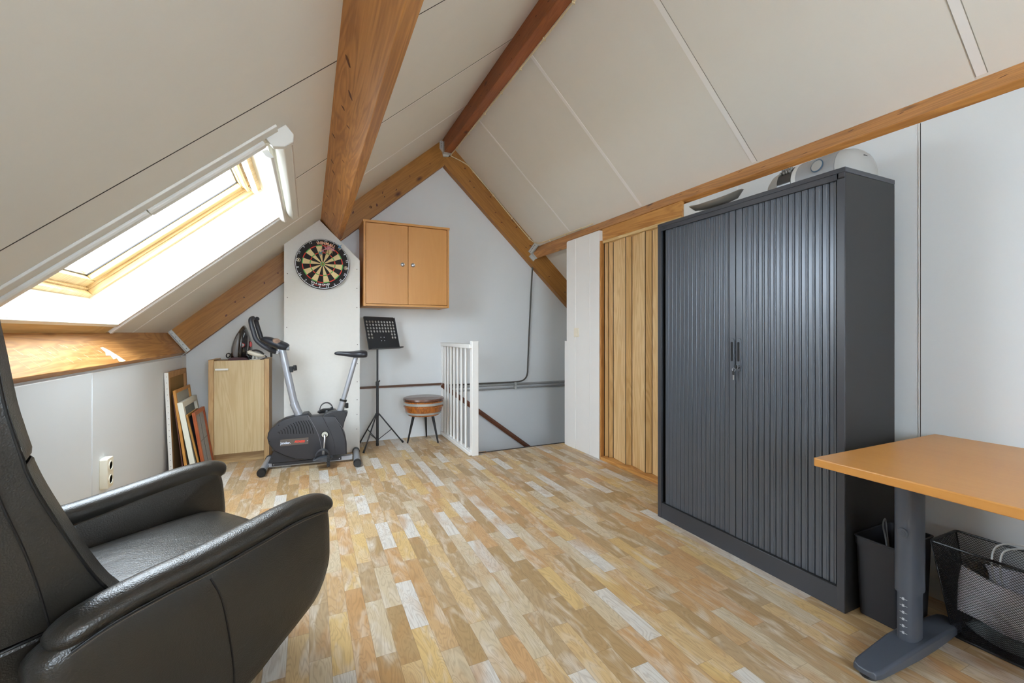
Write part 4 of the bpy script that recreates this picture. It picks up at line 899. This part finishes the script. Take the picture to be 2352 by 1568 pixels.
# crank, axle, pedals
M_strap = plain('strap_grey', S(64, 66, 70), .35, spec=.6)
t = MB(); t.lathe([(.0, -.066), (.022, -.066), (.0235, -.058)], (.422, 0, .245), 24, ax=1); ax_ = t.build('axle_cover', plain('cover_beige', S(196, 196, 184), .4), BK, smooth=35)
t = MB(); t.ring((.422, -.058, .245), .0265, .003, 28, 6, ax=1); t.build('axle_ring', M_blackgap, BK, smooth=True)
for s_, bx, bz in ((-1, .412, .085), (1, .430, .405)):
    t = MB(); t.tube([(.422, s_*.070, .245), (.424, s_*.080, .238), (.418, s_*.088, .17 if s_ < 0 else .32), (bx, s_*.090, bz+(.01 if s_ < 0 else -.01))], [.011, .009, .007, .010], 10, r2=.006); t.build('crank_arm', M_steel, BK, smooth=True)
    t = MB(); y = s_*.145
    prof = [(bx-.072, bz-.008), (bx-.055, bz-.020), (bx+.02, bz-.022), (bx+.060, bz-.012), (bx+.070, bz+.002), (bx+.04, bz+.014), (bx-.03, bz+.012)]
    t.pillow(prof, 1, [(y-.042, .8), (y-.036, 1), (y+.036, 1), (y+.042, .8)]); pe = t.build('pedal', M_black if s_ > 0 else plain('pedal_grey', S(62, 64, 68), .45), BK, smooth=35)
    for q in (-.013, .0, .013):
        t = MB(); aa = [(bx-.004+.050*math.cos(a), y+q*1.6, bz+.006+.058*math.sin(a)) for a in [math.pi*i/14 for i in range(15)]]
        t.tube(aa, .0085, 8, r2=.0032, lat=(0, 1, 0)); t.build('toe_strap', M_strap, pe, smooth=40)
    t = MB(); t.box((bx+.030, y-.050, bz-.060), (bx+.050, y-.042, bz+.030))
    for i in range(6): t.box((bx+.027, y-.053, bz-.056+i*.013), (bx+.053, y-.049, bz-.050+i*.013))
    t.build('strap_end', M_black, pe, bevel=.001)
    t = MB(); t.tube([(bx, s_*.088, bz), (bx, s_*.11, bz)], .008, 10); t.build('pedal_axle', M_steel, pe, smooth=True)

# ------------------------------------------------------------------ the two irons on the oak cupboard
TOPZ = .8285
M_ib = plain('iron_black', S(38, 34, 33), .18, spec=.6, coat=.5); M_ired = plain('iron_red', S(190, 48, 50), .35); M_igrey = plain('iron_grey', S(120, 118, 118), .25, spec=.6); M_im = plain('iron_maroon', S(66, 22, 26), .3)
ir = thing('steam_iron', 'black steam iron with red dial standing upright on the oak cupboard', 'iron', (-.512, 4.235, TOPZ))
outl = catmull([(-.074, .004), (-.082, .06), (-.076, .115), (-.055, .185), (-.025, .245), (.014, .290), (.045, .235), (.066, .165), (.075, .10), (.066, .04), (.050, .004)], 4, closed=True)
t = MB(); t.pillow(outl, 1, [(.055, .96), (.058, .99), (.064, 1.0), (.066, .98)]); t.build('soleplate', M_steel, ir, smooth=40)
t = MB(); t.pillow(outl, 1, [(.058, .96), (.045, .975), (.02, .93), (.0, .84), (-.012, .76)]); t.build('body', M_ib, ir, smooth=60)
t = MB(); t.pillow(catmull([(-.055, .03), (-.06, .10), (-.04, .18), (-.01, .23), (-.012, .12), (-.02, .03)], 4, closed=True), 1, [(-.006, 1), (-.017, .93), (-.022, .8)]); t.build('water_tank', M_igrey, ir, smooth=60)
t = MB(); t.tube(catmull([(.020, .0, .262), (.012, -.03, .235), (.006, -.052, .18), (.0, -.058, .11), (-.004, -.05, .05), (-.006, -.02, .02)], 5), .013, 12, r2=.010); t.build('handle', M_ib, ir, smooth=True)
t = MB(); t.tube(catmull([(.05, .0, .20), (.052, -.02, .15), (.050, -.024, .10), (.044, -.015, .05)], 5), .006, 10); t.build('side_trim', M_igrey, ir, smooth=True)
t = MB(); t.pillow(catmull([(-.078, .0), (-.080, .018), (-.03, .026), (.03, .022), (.052, .012), (.050, .0)], 4, closed=True), 1, [(.058, 1), (.03, 1.02), (-.03, 1.0), (-.045, .9)]); t.build('heel', M_im, ir, smooth=50)
t = MB(); t.lathe([(.0, -.052), (.017, -.052), (.019, -.046), (.019, -.020)], (.012, -.004, .125), 22, 0, ax=1); t.build('dial', M_ired, ir, smooth=35)['label'] = 'red temperature dial'
t = MB(); t.lathe([(.0, -.058), (.013, -.057), (.014, -.05)], (.015, -.004, .125), 20, 0, ax=1); t.build('dial_face', M_igrey, ir, smooth=35)
t = MB(); t.pillow(catmull([(.060, .118), (.064, .155), (.076, .145), (.078, .12), (.070, .105)], 3, closed=True), 1, [(.03, .8), (.02, 1), (-.01, 1), (-.02, .8)]); t.build('steam_button', M_ired, ir, smooth=50)['label'] = 'red steam button'
t = MB(); t.tube(catmull([(-.075, .02, .05), (-.098, .01, .055), (-.104, -.005, .035), (-.09, -.01, .020), (-.075, -.015, .045), (-.088, .0, .06)], 5), .0042, 8); t.build('power_cord', M_black, ir, smooth=True)
t = MB(); t.box((.052, -.01, .01), (.08, .02, .045)); t.build('cord_wrap', M_black, ir, bevel=.008)
ii = thing('travel_iron', 'small cream and black travel iron lying beside the black iron', 'iron', (-.398, 4.175, TOPZ))
M_ic = plain('iron_cream', S(226, 222, 208), .35)
t = MB(); t.lathe([(.0, 0), (.036, 0), (.040, .004), (.036, .009), (.0, .011)], (-.01, 0, 0), 26); t.build('stand_base', M_ic, ii, smooth=40)
t = MB(); t.tube(catmull([(-.062, 0, .062), (-.045, 0, .064), (-.01, 0, .050), (.025, 0, .040), (.055, 0, .032), (.066, 0, .030)], 5), [.004]+[.017]*3+[.021]*7+[.02]*5+[.017]*4+[.012]*3+[.008]*2+[.004], 14, r2=[.004]+[.014]*3+[.019]*7+[.018]*5+[.013]*4+[.008]*3+[.005]*2+[.003], lat=(0, 1, 0)); t.build('body', M_ic, ii, smooth=True)
t = MB(); t.tube(catmull([(-.030, -.0, .078), (.0, -.0, .082), (.035, -.0, .066), (.055, -.0, .046)], 5), .0075, 10); t.build('handle', M_black, ii, smooth=True)
t = MB(); t.tube([(-.025, 0, .008), (-.018, 0, .05)], .010, 10); t.tube([(.005, 0, .008), (.0, 0, .04)], .012, 10); t.build('neck', plain('marbled_grey', S(170, 172, 168), .4, var=.5, vscale=160), ii, smooth=True)
t = MB(); t.tube(catmull([(.066, 0, .030), (.074, -.002, .024), (.066, -.004, .018), (.045, -.004, .010), (.03, -.004, .005)], 5), .003, 8); t.tube([(.060, 0, .040), (.078, 0, .022)], .004, 8); t.build('power_cord', M_black, ii, smooth=True)
t = MB(); t.tube(catmull([(-.07, .0, .045), (-.055, -.004, .03), (-.05, .0, .012), (-.035, -.006, .006)], 5), .007, 8); t.build('cord_wrap', M_black, ii, smooth=True)

# ------------------------------------------------------------------ picture frames leaning on the knee wall
def lean(name, label, yn, yf, xb, xt, zt, th, bw, mfr, mback, medge=None, inset=None, nails=False):
    # a frame whose plane leans from (xb, floor) back to (xt, zt); local x = thickness towards the room, y = width, z = up the frame
    L = math.hypot(xb-xt, zt); ang = math.atan2(xb-xt, zt)
    o = thing(name, label, 'picture frame', (xb+.0, yn, .001), rot=(0, -ang, 0), group='picture frames leaning in the corner')
    L -= .0; w = yf-yn
    off = -th
    for nm, a, b in (('side_bar', (off, 0, 0), (0, bw, L)), ('side_bar', (off, w-bw, 0), (0, w, L)), ('cross_bar', (off, bw, L-bw), (0, w-bw, L)), ('cross_bar', (off, bw, 0), (0, w-bw, bw))):
        t = MB(); t.box(a, b); t.build(nm, mfr, o, bevel=.0015)
    t = MB(); t.box((off+.002, bw*.6, bw*.6), (off+(inset or th*.4), w-bw*.6, L-bw*.6)); t.build('backing', mback, o)
    if medge:
        t = MB(); t.box((off-.001, -.0025, -.000), (.0005, -.0002, L+.0005), 0)
        k = 0; z = .03
        while z < L-.01: t.lathe([(.0022, -.0032), (.0022, -.0024)], (off*.45, 0, z), 6, 1, ax=1); z += .042
        t.build('canvas_edge', [medge, M_scr], o)
    return o
M_fb = wood('stretcher_pine', S(196, 152, 100), S(160, 112, 64), 'Z', 2, .6); M_fo = wood('orange_frame', S(206, 150, 78), S(176, 116, 48), 'Z', 2, .4); M_fr = wood('red_frame', S(168, 88, 46), S(132, 60, 28), 'Z', 2, .4)
M_fg = wood('gold_frame', S(176, 130, 62), S(140, 96, 38), 'Z', 2, .45); M_fw = plain('white_frame', S(222, 220, 204), .5)
lean('picture_frame', 'tallest canvas seen from behind, on a pine stretcher with a white stapled edge', 3.80, 4.30, -.868, -.899, .772, .022, .040, M_fb, plain('raw_canvas', S(150, 116, 66), .9, bump=.3, bscale=600), medge=plain('canvas_white', S(226, 224, 218), .8, bump=.2, bscale=300))
lean('picture_frame', 'dark thin panel squeezed between the tall canvas and the light brown frame', 3.815, 4.16, -.806, -.872, .615, .007, .02, plain('dark_board', S(92, 56, 50), .6), plain('dark_board2', S(70, 46, 40), .6))
lean('picture_frame', 'light brown wooden frame, second tallest, with a grey-white back', 3.80, 4.22, -.778, -.858, .645, .016, .022, M_fo, plain('grey_back', S(176, 176, 166), .7, var=.1, vscale=30), inset=.004)
lean('picture_frame', 'white-painted frame with a faded blue-grey picture', 3.79, 4.22, -.722, -.815, .560, .032, .040, M_fw, plain('faded_picture', S(150, 156, 150), .7, var=.3, vscale=14), inset=.012)
lean('picture_frame', 'gold-brown frame around a dark blue picture, behind the reddish frame', 3.79, 4.11, -.694, -.785, .470, .012, .020, M_fg, plain('dark_picture', S(44, 46, 62), .5, var=.5, vscale=20), inset=.005)
f5 = lean('picture_frame', 'reddish-brown wooden frame in front, with a grey four-part back', 3.80, 4.112, -.672, -.744, .480, .020, .026, M_fr, plain('grey_cloth', S(150, 152, 154), .8, var=.2, vscale=40), inset=.010)
t = MB(); t.box((-.009, .155, .02), (-.0075, .158, .46)); t.box((-.009, .02, .26), (-.0075, .29, .263)); t.build('dividing_line', plain('divider', S(84, 84, 84), .6), f5)

# ------------------------------------------------------------------ desk
M_desk = wood('desk_top', S(204, 148, 80), S(186, 126, 60), 'Y', .6, .32, fine=.14, contrast=.2, coat=.15)
M_dleg = plain('desk_metal', S(70, 76, 86), .42, spec=.55, bump=.05, bscale=700)
de = thing('desk', 'beech-topped desk on a grey height-adjustable metal leg, right foreground', 'desk', (1.82, .1, 0))
t = MB(); t.prism([(1.436-1.82, -.74), (2.205-1.82, -.74), (2.205-1.82, .740), (2.200-1.82, .745), (1.441-1.82, .745), (1.436-1.82, .740)], 2, .634, .660); t.build('desktop', M_desk, de, bevel=.003)
def ellip(cx, cy, a, b, z0, z1, t, n=28, k=2.6):
    P = []
    for j in range(n):
        th = 2*math.pi*j/n; c, s_ = math.cos(th), math.sin(th); P.append((cx+a*math.copysign(abs(c)**(2/k), c), cy+b*math.copysign(abs(s_)**(2/k), s_)))
    t.prism(P, 2, z0, z1)
for fy in (.652, -.55):
    t = MB(); ellip(-.02, fy, .052, .031, .205, .634, t); t.build('leg_sleeve', M_dleg, de, smooth=35)
    t = MB(); ellip(-.02, fy, .045, .026, .045, .21, t); ins = t.build('leg_insert', M_dleg, de, smooth=35)
    t = MB()
    for i in range(6):
        z = .075+i*.022; t.box((-.02-.0452, fy-.012, z), (-.02-.0448, fy+.008, z+.0012)); t.box((-.02-.0452, fy-.004, z-.003), (-.02-.0448, fy+.002, z+.005))
    t.build('height_scale', plain('scale_print', S(190, 194, 200), .5), ins)
    t = MB(); t.lathe([(.0, -.006), (.0085, -.006), (.0085, -.0052), (.014, -.004), (.0155, .002)], (-.073, fy-.004, .404), 20, ax=0); t.lathe([(.004, -.0065), (.004, -.0055)], (-.073, fy-.004, .404), 6, 0, ax=0); t.build('clamp_screw', M_dleg, de, smooth=35)
    # foot: a tapered casting, highest at the leg
    secs = []
    for x, w, h, b in ((-.292, .018, .030, .014), (-.286, .030, .033, .013), (-.26, .037, .036, .013), (-.15, .041, .044, .012), (-.07, .044, .050, .012), (.04, .044, .050, .012), (.13, .041, .045, .012), (.24, .036, .036, .012), (.262, .026, .032, .014)):
        secs.append([(x, fy-w, b), (x, fy-w, h-.006), (x, fy-w+.006, h), (x, fy+w-.006, h), (x, fy+w, h-.006), (x, fy+w, b)])
    t = MB(); n = 6; t.add(sum(secs, []), [(i*n+j, i*n+(j+1) % n, (i+1)*n+(j+1) % n, (i+1)*n+j) for i in range(len(secs)-1) for j in range(n)]+[tuple(range(n)), tuple(range((len(secs)-1)*n, len(secs)*n))[::-1]])
    ft = t.build('foot', M_dleg, de, smooth=35, bevel=.002)
    for x in (-.262, .235): t = MB(); t.lathe([(.0, 0), (.022, 0), (.024, .004), (.022, .014)], (x, fy, 0), 20); t.build('glide', M_black, ft, smooth=35)
t = MB(); t.box((-.05, -.58, .60), (.01, .68, .634)); t.build('cross_beam', M_dleg, de, bevel=.003)

# ------------------------------------------------------------------ black bin
M_bin = plain('bin_plastic', S(42, 44, 50), .5, bump=.08, bscale=400)
bn = thing('waste_bin', 'rectangular dark plastic waste bin between the cabinet and the desk leg', 'bin', (1.985, .878, 0))
def rloop(hx_, hy_, r, z, n=4): return [(p[0], p[1], z) for p in rrect(-hx_, -hy_, hx_, hy_, r, n)]
loops = [rloop(.108, .060, .012, .002), rloop(.122, .066, .014, .262), rloop(.127, .068, .014, .264), rloop(.128, .0685, .014, .290), rloop(.131, .070, .014, .293), rloop(.131, .070, .014, .296), rloop(.124, .064, .012, .296), rloop(.123, .063, .012, .288), rloop(.118, .062, .012, .26), rloop(.104, .056, .010, .008)]
t = MB(); n = len(loops[0]); t.add(sum(loops, []), [(i*n+j, i*n+(j+1) % n, (i+1)*n+(j+1) % n, (i+1)*n+j) for i in range(len(loops)-1) for j in range(n)]+[tuple(range(n))[::-1], tuple(range((len(loops)-1)*n, len(loops)*n))])
t.build('bin_shell', M_bin, bn, smooth=30)
t = MB(); t.tube(catmull([(1.90, .85, .10), (1.92, .87, .27), (1.96, .90, .325), (2.01, .915, .335), (1.99, .90, .28), (1.95, .87, .22), (1.97, .84, .12)], 6), .0028, 8)
tag(t.build('loose_cable', plain('grey_cable', S(96, 98, 100), .5), smooth=True, org=(1.95, .87, .1)), 'thin grey cable looping out of the black waste bin', 'cable')

# ------------------------------------------------------------------ wire mesh basket with paper
BO = Vector((2.095, .565, 0)); BH = .315
M_mesh = plain('black_mesh', S(22, 22, 24), .45, metal=.2)
bk_ = thing('mesh_basket', 'black wire mesh waste basket full of paper under the desk', 'basket', BO)
bx0, by0, bx1, by1 = .072, .160, .094, .212
def side(a, b, c, d, nu, nv):
    # diamond mesh on the quad a(bottom start) b(bottom end) c(top end) d(top start)
    a, b, c, d = map(Vector, (a, b, c, d)); t = MB(); nrm = (b-a).cross(d-a).normalized()*.0006
    def P(u, v): return a.lerp(b, u).lerp(d.lerp(c, u), v)
    W_, H_ = nu, nv
    for dirn in (1, -1):
        for k in range(-H_, W_+1):
            # line u = (k + s)/W_, s in 0..H_
            s0, s1 = max(0, -k), min(H_, W_-k)
            if s1 <= s0: continue
            u0, v0, u1, v1 = (k+s0)/W_, s0/H_, (k+s1)/W_, s1/H_
            if dirn < 0: u0, u1 = 1-u0, 1-u1
            p, q = P(u0, v0), P(u1, v1); w = (q-p).normalized().cross(nrm.normalized())*.0005
            t.add([p-w-nrm, p+w-nrm, p+w+nrm, p-w+nrm, q-w-nrm, q+w-nrm, q+w+nrm, q-w+nrm], [(0, 1, 5, 4), (1, 2, 6, 5), (2, 3, 7, 6), (3, 0, 4, 7)])
    return t
cb_ = [(-bx0, by0), (bx0, by0), (bx0, -by0), (-bx0, -by0)]; ct_ = [(-bx1, by1), (bx1, by1), (bx1, -by1), (-bx1, -by1)]
for i in range(4):
    j = (i+1) % 4; L = math.dist(ct_[i], ct_[j]); t = side((*cb_[i], .006), (*cb_[j], .006), (*ct_[j], BH), (*ct_[i], BH), max(8, int(L/.0090)), int(BH/.0078)); t.build('mesh_side', M_mesh, bk_, fix=False)
t = MB(); t.tube([(*p, BH) for p in rrect(-bx1, -by1, bx1, by1, .012, 4)]+[(*rrect(-bx1, -by1, bx1, by1, .012, 4)[0], BH)], .0042, 8, caps=False); t.build('top_rim', M_black, bk_, smooth=True)
t = MB(); t.prism(rrect(-bx0-.002, -by0-.002, bx0+.002, by0+.002, .01), 2, .001, .009); t.build('base_plate', M_black, bk_, bevel=.002)
for sx_, sy_ in ((-1, 1), (1, 1), (1, -1), (-1, -1)):
    t = MB(); t.tube([(sx_*bx0, sy_*by0, .006), (sx_*bx1, sy_*by1, BH)], .0022, 6); t.build('corner_wire', M_black, bk_, smooth=True)
def crumple(name, label, c, sx_, sy_, sz, seed, m, amp=.25, grp='papers in the mesh basket', rot=0):
    rg_ = random.Random(seed); bm = bmesh.new(); bmesh.ops.create_icosphere(bm, subdivisions=3, radius=1)
    dirs = [Vector((rg_.gauss(0, 1), rg_.gauss(0, 1), rg_.gauss(0, 1))).normalized() for _ in range(16)]; hs_ = [rg_.uniform(.62, .95) for _ in dirs]
    for v in bm.verts:
        d = v.co.normalized(); r = 1.0
        for q, h in zip(dirs, hs_):
            dp = d.dot(q)
            if dp > .05: r = min(r, h/dp)
        v.co = d*r*(1+rg_.uniform(-.02, .02)); v.co.x *= sx_; v.co.y *= sy_; v.co.z *= sz
    me = bpy.data.meshes.new(name); bm.to_mesh(me); bm.free(); me.materials.append(m); o = bpy.data.objects.new(name, me); COL.objects.link(o); o.location = Vector(c)+BO; o.rotation_euler = (0, 0, rot)
    return tag(o, label, 'paper', grp)
def sheet(name, label, pts, m, th=.0012):
    # a bent sheet: grid of points given row by row
    t = MB(); R_, C_ = len(pts), len(pts[0]); rows = [catmull(r, 4) for r in pts]; cols = list(zip(*rows)); cols = [catmull(c, 4) for c in cols]
    n, k = len(cols), len(cols[0]); vs = [p for c in cols for p in c]; t.add(vs, [(i*k+j, (i+1)*k+j, (i+1)*k+j+1, i*k+j+1) for i in range(n-1) for j in range(k-1)])
    o = t.build(name, m, smooth=60, org=BO+Vector((0, 0, .1))); so = o.modifiers.new('th', 'SOLIDIFY'); so.thickness = th; return tag(o, label, 'paper', 'papers in the mesh basket')
M_pap = plain('white_paper', S(236, 238, 246), .7, var=.04, vscale=20); M_pap2 = plain('printed_paper', S(206, 210, 222), .7, var=.35, vscale=45); M_mag = plain('magazine', S(120, 130, 130), .5, var=.8, vscale=28)
crumple('crumpled_paper', 'crumpled colourful printed paper at the bottom of the mesh basket', (-.012, .0, .046), .062, .15, .036, 3, M_mag)
crumple('crumpled_paper', 'blue-white wad of paper low in the basket, at its far right', (.0, -.10, .10), .06, .06, .05, 5, M_pap2)
crumple('crumpled_paper', 'large pale crumpled paper filling the middle of the mesh basket', (-.015, .03, .125), .068, .125, .065, 8, M_pap)
crumple('crumpled_paper', 'small white paper wad near the front right of the mesh basket', (-.03, -.09, .175), .045, .07, .04, 12, M_pap)
x_, y_ = BO.x, BO.y
sheet('paper_sheet', 'large white sheet standing diagonally in the mesh basket', [[(x_-.070, y_+.15, .10), (x_-.065, y_+.05, .09), (x_-.07, y_-.06, .10)], [(x_-.05, y_+.155, .19), (x_-.045, y_+.05, .17), (x_-.06, y_-.07, .17)], [(x_-.01, y_+.16, .235), (x_-.0, y_+.06, .205), (x_-.03, y_-.08, .215)]], M_pap)
sheet('paper_sheet', 'grey-shaded sheet leaning on the back of the mesh basket', [[(x_+.02, y_+.12, .12), (x_+.02, y_+.02, .13), (x_+.03, y_-.12, .14)], [(x_+.05, y_+.11, .20), (x_+.045, y_+.01, .19), (x_+.06, y_-.13, .21)], [(x_+.072, y_+.13, .235), (x_+.075, y_+.0, .25), (x_+.078, y_-.14, .26)]], M_pap2)
t = MB(); t.tube(catmull([(x_+.01, y_+.075, .17), (x_+.005, y_+.09, .26), (x_+.03, y_+.085, .325), (x_+.05, y_+.03, .345), (x_+.055, y_-.04, .325), (x_+.05, y_-.075, .26), (x_+.02, y_-.07, .20), (x_-.02, y_-.06, .17)], 8), .0028, 8); t.tube(catmull([(x_+.015, y_+.06, .17), (x_+.012, y_+.072, .25), (x_+.035, y_+.07, .312), (x_+.055, y_+.025, .338)], 6), .0028, 8)
tag(t.build('white_cable', plain('cable_white', S(196, 200, 200), .45), smooth=True, org=BO+Vector((0, 0, .2))), 'white cable looped on top of the papers in the mesh basket', 'cable')

# ------------------------------------------------------------------ leather armchair (local x forward, y to its left)
M_lea = leather('dark_leather', S(38, 35, 30)); M_pip = plain('leather_piping', S(16, 16, 17), .45)
AC = thing('armchair', 'dark leather swivel recliner armchair in the left foreground', 'armchair', (-.38836, 1.62087, 0), math.atan2(.617, .787))
def arm(y_in, y_out, mirror):
    s_ = 1 if y_out > y_in else -1
    prof = catmull([(-.365, .425), (-.27, .452), (-.07, .462), (.06, .486), (.20, .502), (.275, .505), (.302, .470), (.308, .38), (.303, .30), (.262, .222), (.196, .178), (.124, .140), (.047, .098), (-.06, .070), (-.22, .085), (-.33, .20), (-.372, .36)], 4, closed=True)
    if mirror: prof = [(max(p[0], -.30+.02*math.sin(p[1]*9)), p[1]) for p in prof]
    if mirror: prof = [(p[0]+.07*max(0, min(1, (p[0]+.1)/.3))*(1.25-p[1]), p[1]-.006) for p in prof]
    t = MB(); w = abs(y_out-y_in); R_ = [(y_in, .93), (y_in+s_*.006, .975), (y_in+s_*.018, 1.0), (y_in+s_*w*.55, 1.0), (y_in+s_*w*.86, .985), (y_in+s_*w*.97, .95), (y_in+s_*w*1.03, .86), (y_in+s_*w*1.10, .55), (y_in+s_*w*1.12, .2)]
    a = t.pillow(prof, 1, R_).build('arm_panel', M_lea, AC, smooth=60)
    # padded top roll
    ym = (y_in+y_out)/2+s_*.006
    pts = catmull([(-.352, ym, .436), (-.27, ym, .462), (-.17, ym, .474), (-.07, ym, .480), (.06, ym, .495), (.16, ym, .508), (.25, ym, .508), (.288, ym, .497), (.302, ym, .480)], 5)
    if mirror: pts = [p for p in pts if p[0] > -.30]
    if mirror: pts = [(p[0]+.065*max(0, min(1, (p[0]+.1)/.3)), p[1], p[2]-.012) for p in pts]
    k = len(pts); hw = w/2+.006
    ra_ = [hw*(.35 if i == 0 else .75 if i == 1 else .9 if i == 2 else 1) for i in range(k)]; ra_[-1] = hw*.35; ra_[-2] = hw*.62; ra_[-3] = hw*.80; ra_[-4] = hw*.92
    rb_ = [(.040 if mirror else .030)*(.4 if i == 0 else .7 if i == 1 else .9 if i == 2 else 1) for i in range(k)]; rb_[-1] = .010; rb_[-2] = .017; rb_[-3] = .022; rb_[-4] = .025
    t = MB(); t.tube(pts, ra_, 20, r2=rb_, lat=(0, 1, 0)); t.build('arm_pad', M_lea, AC, smooth=True, subs=1)
    # piping under the pad and the vertical seam on the outside
    yo = y_out+s_*.011
    t = MB(); t.tube([(x, yo, z-.017) for x, y, z in pts[2:-7]], .0024, 6); t.build('piping', M_pip, AC, smooth=True)
    t = MB(); t.tube([(x, yo-s_*.001, z-.024) for x, y, z in pts[2:-8]], .0011, 5); t.build('stitching', plain('stitch', S(84, 72, 58), .6), AC, smooth=True)
    def yo_at(x, z):
        cx = sum(p[0] for p in prof)/len(prof); cz = sum(p[1] for p in prof)/len(prof)
        best = 0
        import bisect
        dx, dz = x-cx, z-cz; r = math.hypot(dx, dz); an = math.atan2(dz, dx); rb2 = min(((abs(((math.atan2(p[1]-cz, p[0]-cx)-an+math.pi) % (2*math.pi))-math.pi)), math.hypot(p[0]-cx, p[1]-cz)) for p in prof)[1]
        f = r/rb2
        for (ya, fa), (yb, fb) in zip(R_[3:], R_[4:]):
            if fb <= f <= fa: return ya+(yb-ya)*(fa-f)/(fa-fb+1e-9)
        return R_[-1][0] if f < .2 else R_[3][0]
    sp_ = [(-.067, .440), (-.045, .38), (-.030, .30), (-.016, .20), (-.010, .12), (-.014, .085)]
    t = MB(); t.tube([(x, yo_at(x, z)+s_*.0008, z) for x, z in catmull(sp_, 5)], .0026, 6); t.build('panel_seam', M_pip, AC, smooth=True)
arm(-.268, -.352, False); arm(.335, .412, True)
# seat cushion
def cushion(name, x0, x1, y0, y1, z0, z1, crown, rx=.03):
    n, m = 14, 14; t = MB(); vs = []
    for layer in (0, 1):
        for i in range(n+1):
            for j in range(m+1):
                u, v = i/n, j/m; fu = 1-abs(2*u-1)**5; fv = 1-abs(2*v-1)**5; e = fu*fv; x = x0+(x1-x0)*u; y = y0+(y1-y0)*v
                zc = (z0+z1)/2; z = zc+(z1-zc)*e**.45+crown*math.sin(math.pi*u)*math.sin(math.pi*v) if layer else zc-(zc-z0)*e**.45
                vs.append((x, y, z))
    st_ = (n+1)*(m+1); fs = []
    for l in (0, 1):
        for i in range(n):
            for j in range(m): q = (l*st_+i*(m+1)+j, l*st_+(i+1)*(m+1)+j, l*st_+(i+1)*(m+1)+j+1, l*st_+i*(m+1)+j+1); fs.append(q if l else q[::-1])
    t.add(vs, fs)
    o = t.build(name, M_lea, AC, smooth=True, fix=False); w_ = o.modifiers.new('w', 'WELD'); w_.merge_threshold = .0005; return o
cushion('seat_cushion', -.26, .33, -.262, .340, .27, .385, .008)
cushion('seat_base', -.25, .30, -.262, .340, .13, .275, 0)
# backrest
fr_ = catmull([(-.195, .425), (-.225, .47), (-.262, .545), (-.322, .692), (-.347, .765), (-.352, .79), (-.364, .845), (-.376, .908), (-.392, 1.03), (-.408, 1.13), (-.432, 1.175)], 4)
rr2 = catmull([(-.475, 1.165), (-.492, 1.05), (-.480, .90), (-.455, .70), (-.435, .55), (-.425, .425)], 4)
poly = [(p[0], p[1]) for p in fr_]+[(p[0], p[1]) for p in rr2]
yc = .012
def back_w(z): return .248-.05*max(0, (z-.7))
t = MB(); n = len(poly); vs = []
lay = [(-1.0, .35), (-1.0, .75), (-.97, 1.0), (-.5, 1.05), (0, 1.06), (.5, 1.05), (.97, 1.0), (1.0, .75), (1.0, .35)]
cxp = sum(p[0] for p in poly)/n; czp = sum(p[1] for p in poly)/n
for f, sc in lay:
    for p in poly:
        # side panels stay flat: shrink towards the mid-line of the back only a little at the outer faces
        k = .0 if sc >= 1 else (1-sc)*.06
        w = back_w(p[1]); vs.append((p[0]+(cxp-p[0])*k, yc+f*w*1.0+(.004 if False else 0), p[1]+(czp-p[1])*k))
fs = [(i*n+j, i*n+(j+1) % n, (i+1)*n+(j+1) % n, (i+1)*n+j) for i in range(len(lay)-1) for j in range(n)]
t.add(vs, fs+[tuple(range(n))[::-1], tuple(range((len(lay)-1)*n, len(lay)*n))]); t.build('backrest', M_lea, AC, smooth=50)
for s_ in (-1, 1):
    t = MB(); t.tube([(p[0]-.004, yc+s_*(back_w(p[1])+.0005), p[1]) for p in fr_], .003, 6); t.build('piping', M_pip, AC, smooth=True)
    t = MB(); t.tube([(x, yc+s_*(back_w(z)+.001), z) for x, z in catmull([(-.318, .428), (-.335, .52), (-.357, .615), (-.389, .728), (-.41, .85), (-.425, 1.0), (-.44, 1.12)], 4)], .0024, 6); t.build('panel_seam', M_pip, AC, smooth=True)
# soft front cushion of the back with the separate head cushion
def backpad(name, z0, z1, th):
    pts = [p for p in fr_ if z0-.001 <= p[1] <= z1+.001]; t = MB(); n = 12; vs = []; k = len(pts)
    for i, p in enumerate(pts):
        e = min(1, min(i, k-1-i)/2.0+(.85 if (z0 > .6) == (i < k/2) else .5))
        w = back_w(p[1])-.004
        for j in range(n+1):
            v = j/n; b = (1-abs(2*v-1)**6)**.5; vs.append((p[0]+.001+th*e*b, yc-w+2*w*v, p[1]+th*.35*e*b))
    t.add(vs, [(i*(n+1)+j, (i+1)*(n+1)+j, (i+1)*(n+1)+j+1, i*(n+1)+j+1) for i in range(k-1) for j in range(n)]); t.build(name, M_lea, AC, smooth=True, fix=False)
backpad('back_cushion', .42, .785, .026); backpad('head_cushion', .79, 1.18, .028)
t = MB(); t.pillow([(-.235, .08), (-.19, .425), (-.425, .425), (-.43, .25), (-.38, .08)], 1, [(yc-.248, .97), (yc-.242, 1), (yc+.242, 1), (yc+.248, .97)]); t.build('lower_back', M_lea, AC, smooth=40, bevel=.006)
t = MB(); t.tube([(-.30, yc-.249, .427), (-.426, yc-.249, .424)], .003, 6); t.build('bottom_seam', M_pip, AC, smooth=True)
t = MB(); t.lathe([(.0, .002), (.27, .002), (.275, .012), (.25, .022), (.05, .03), (.03, .04), (.03, .13), (.0, .13)], (0, .04, 0), 40); t.build('swivel_base', M_dleg, AC, smooth=35)
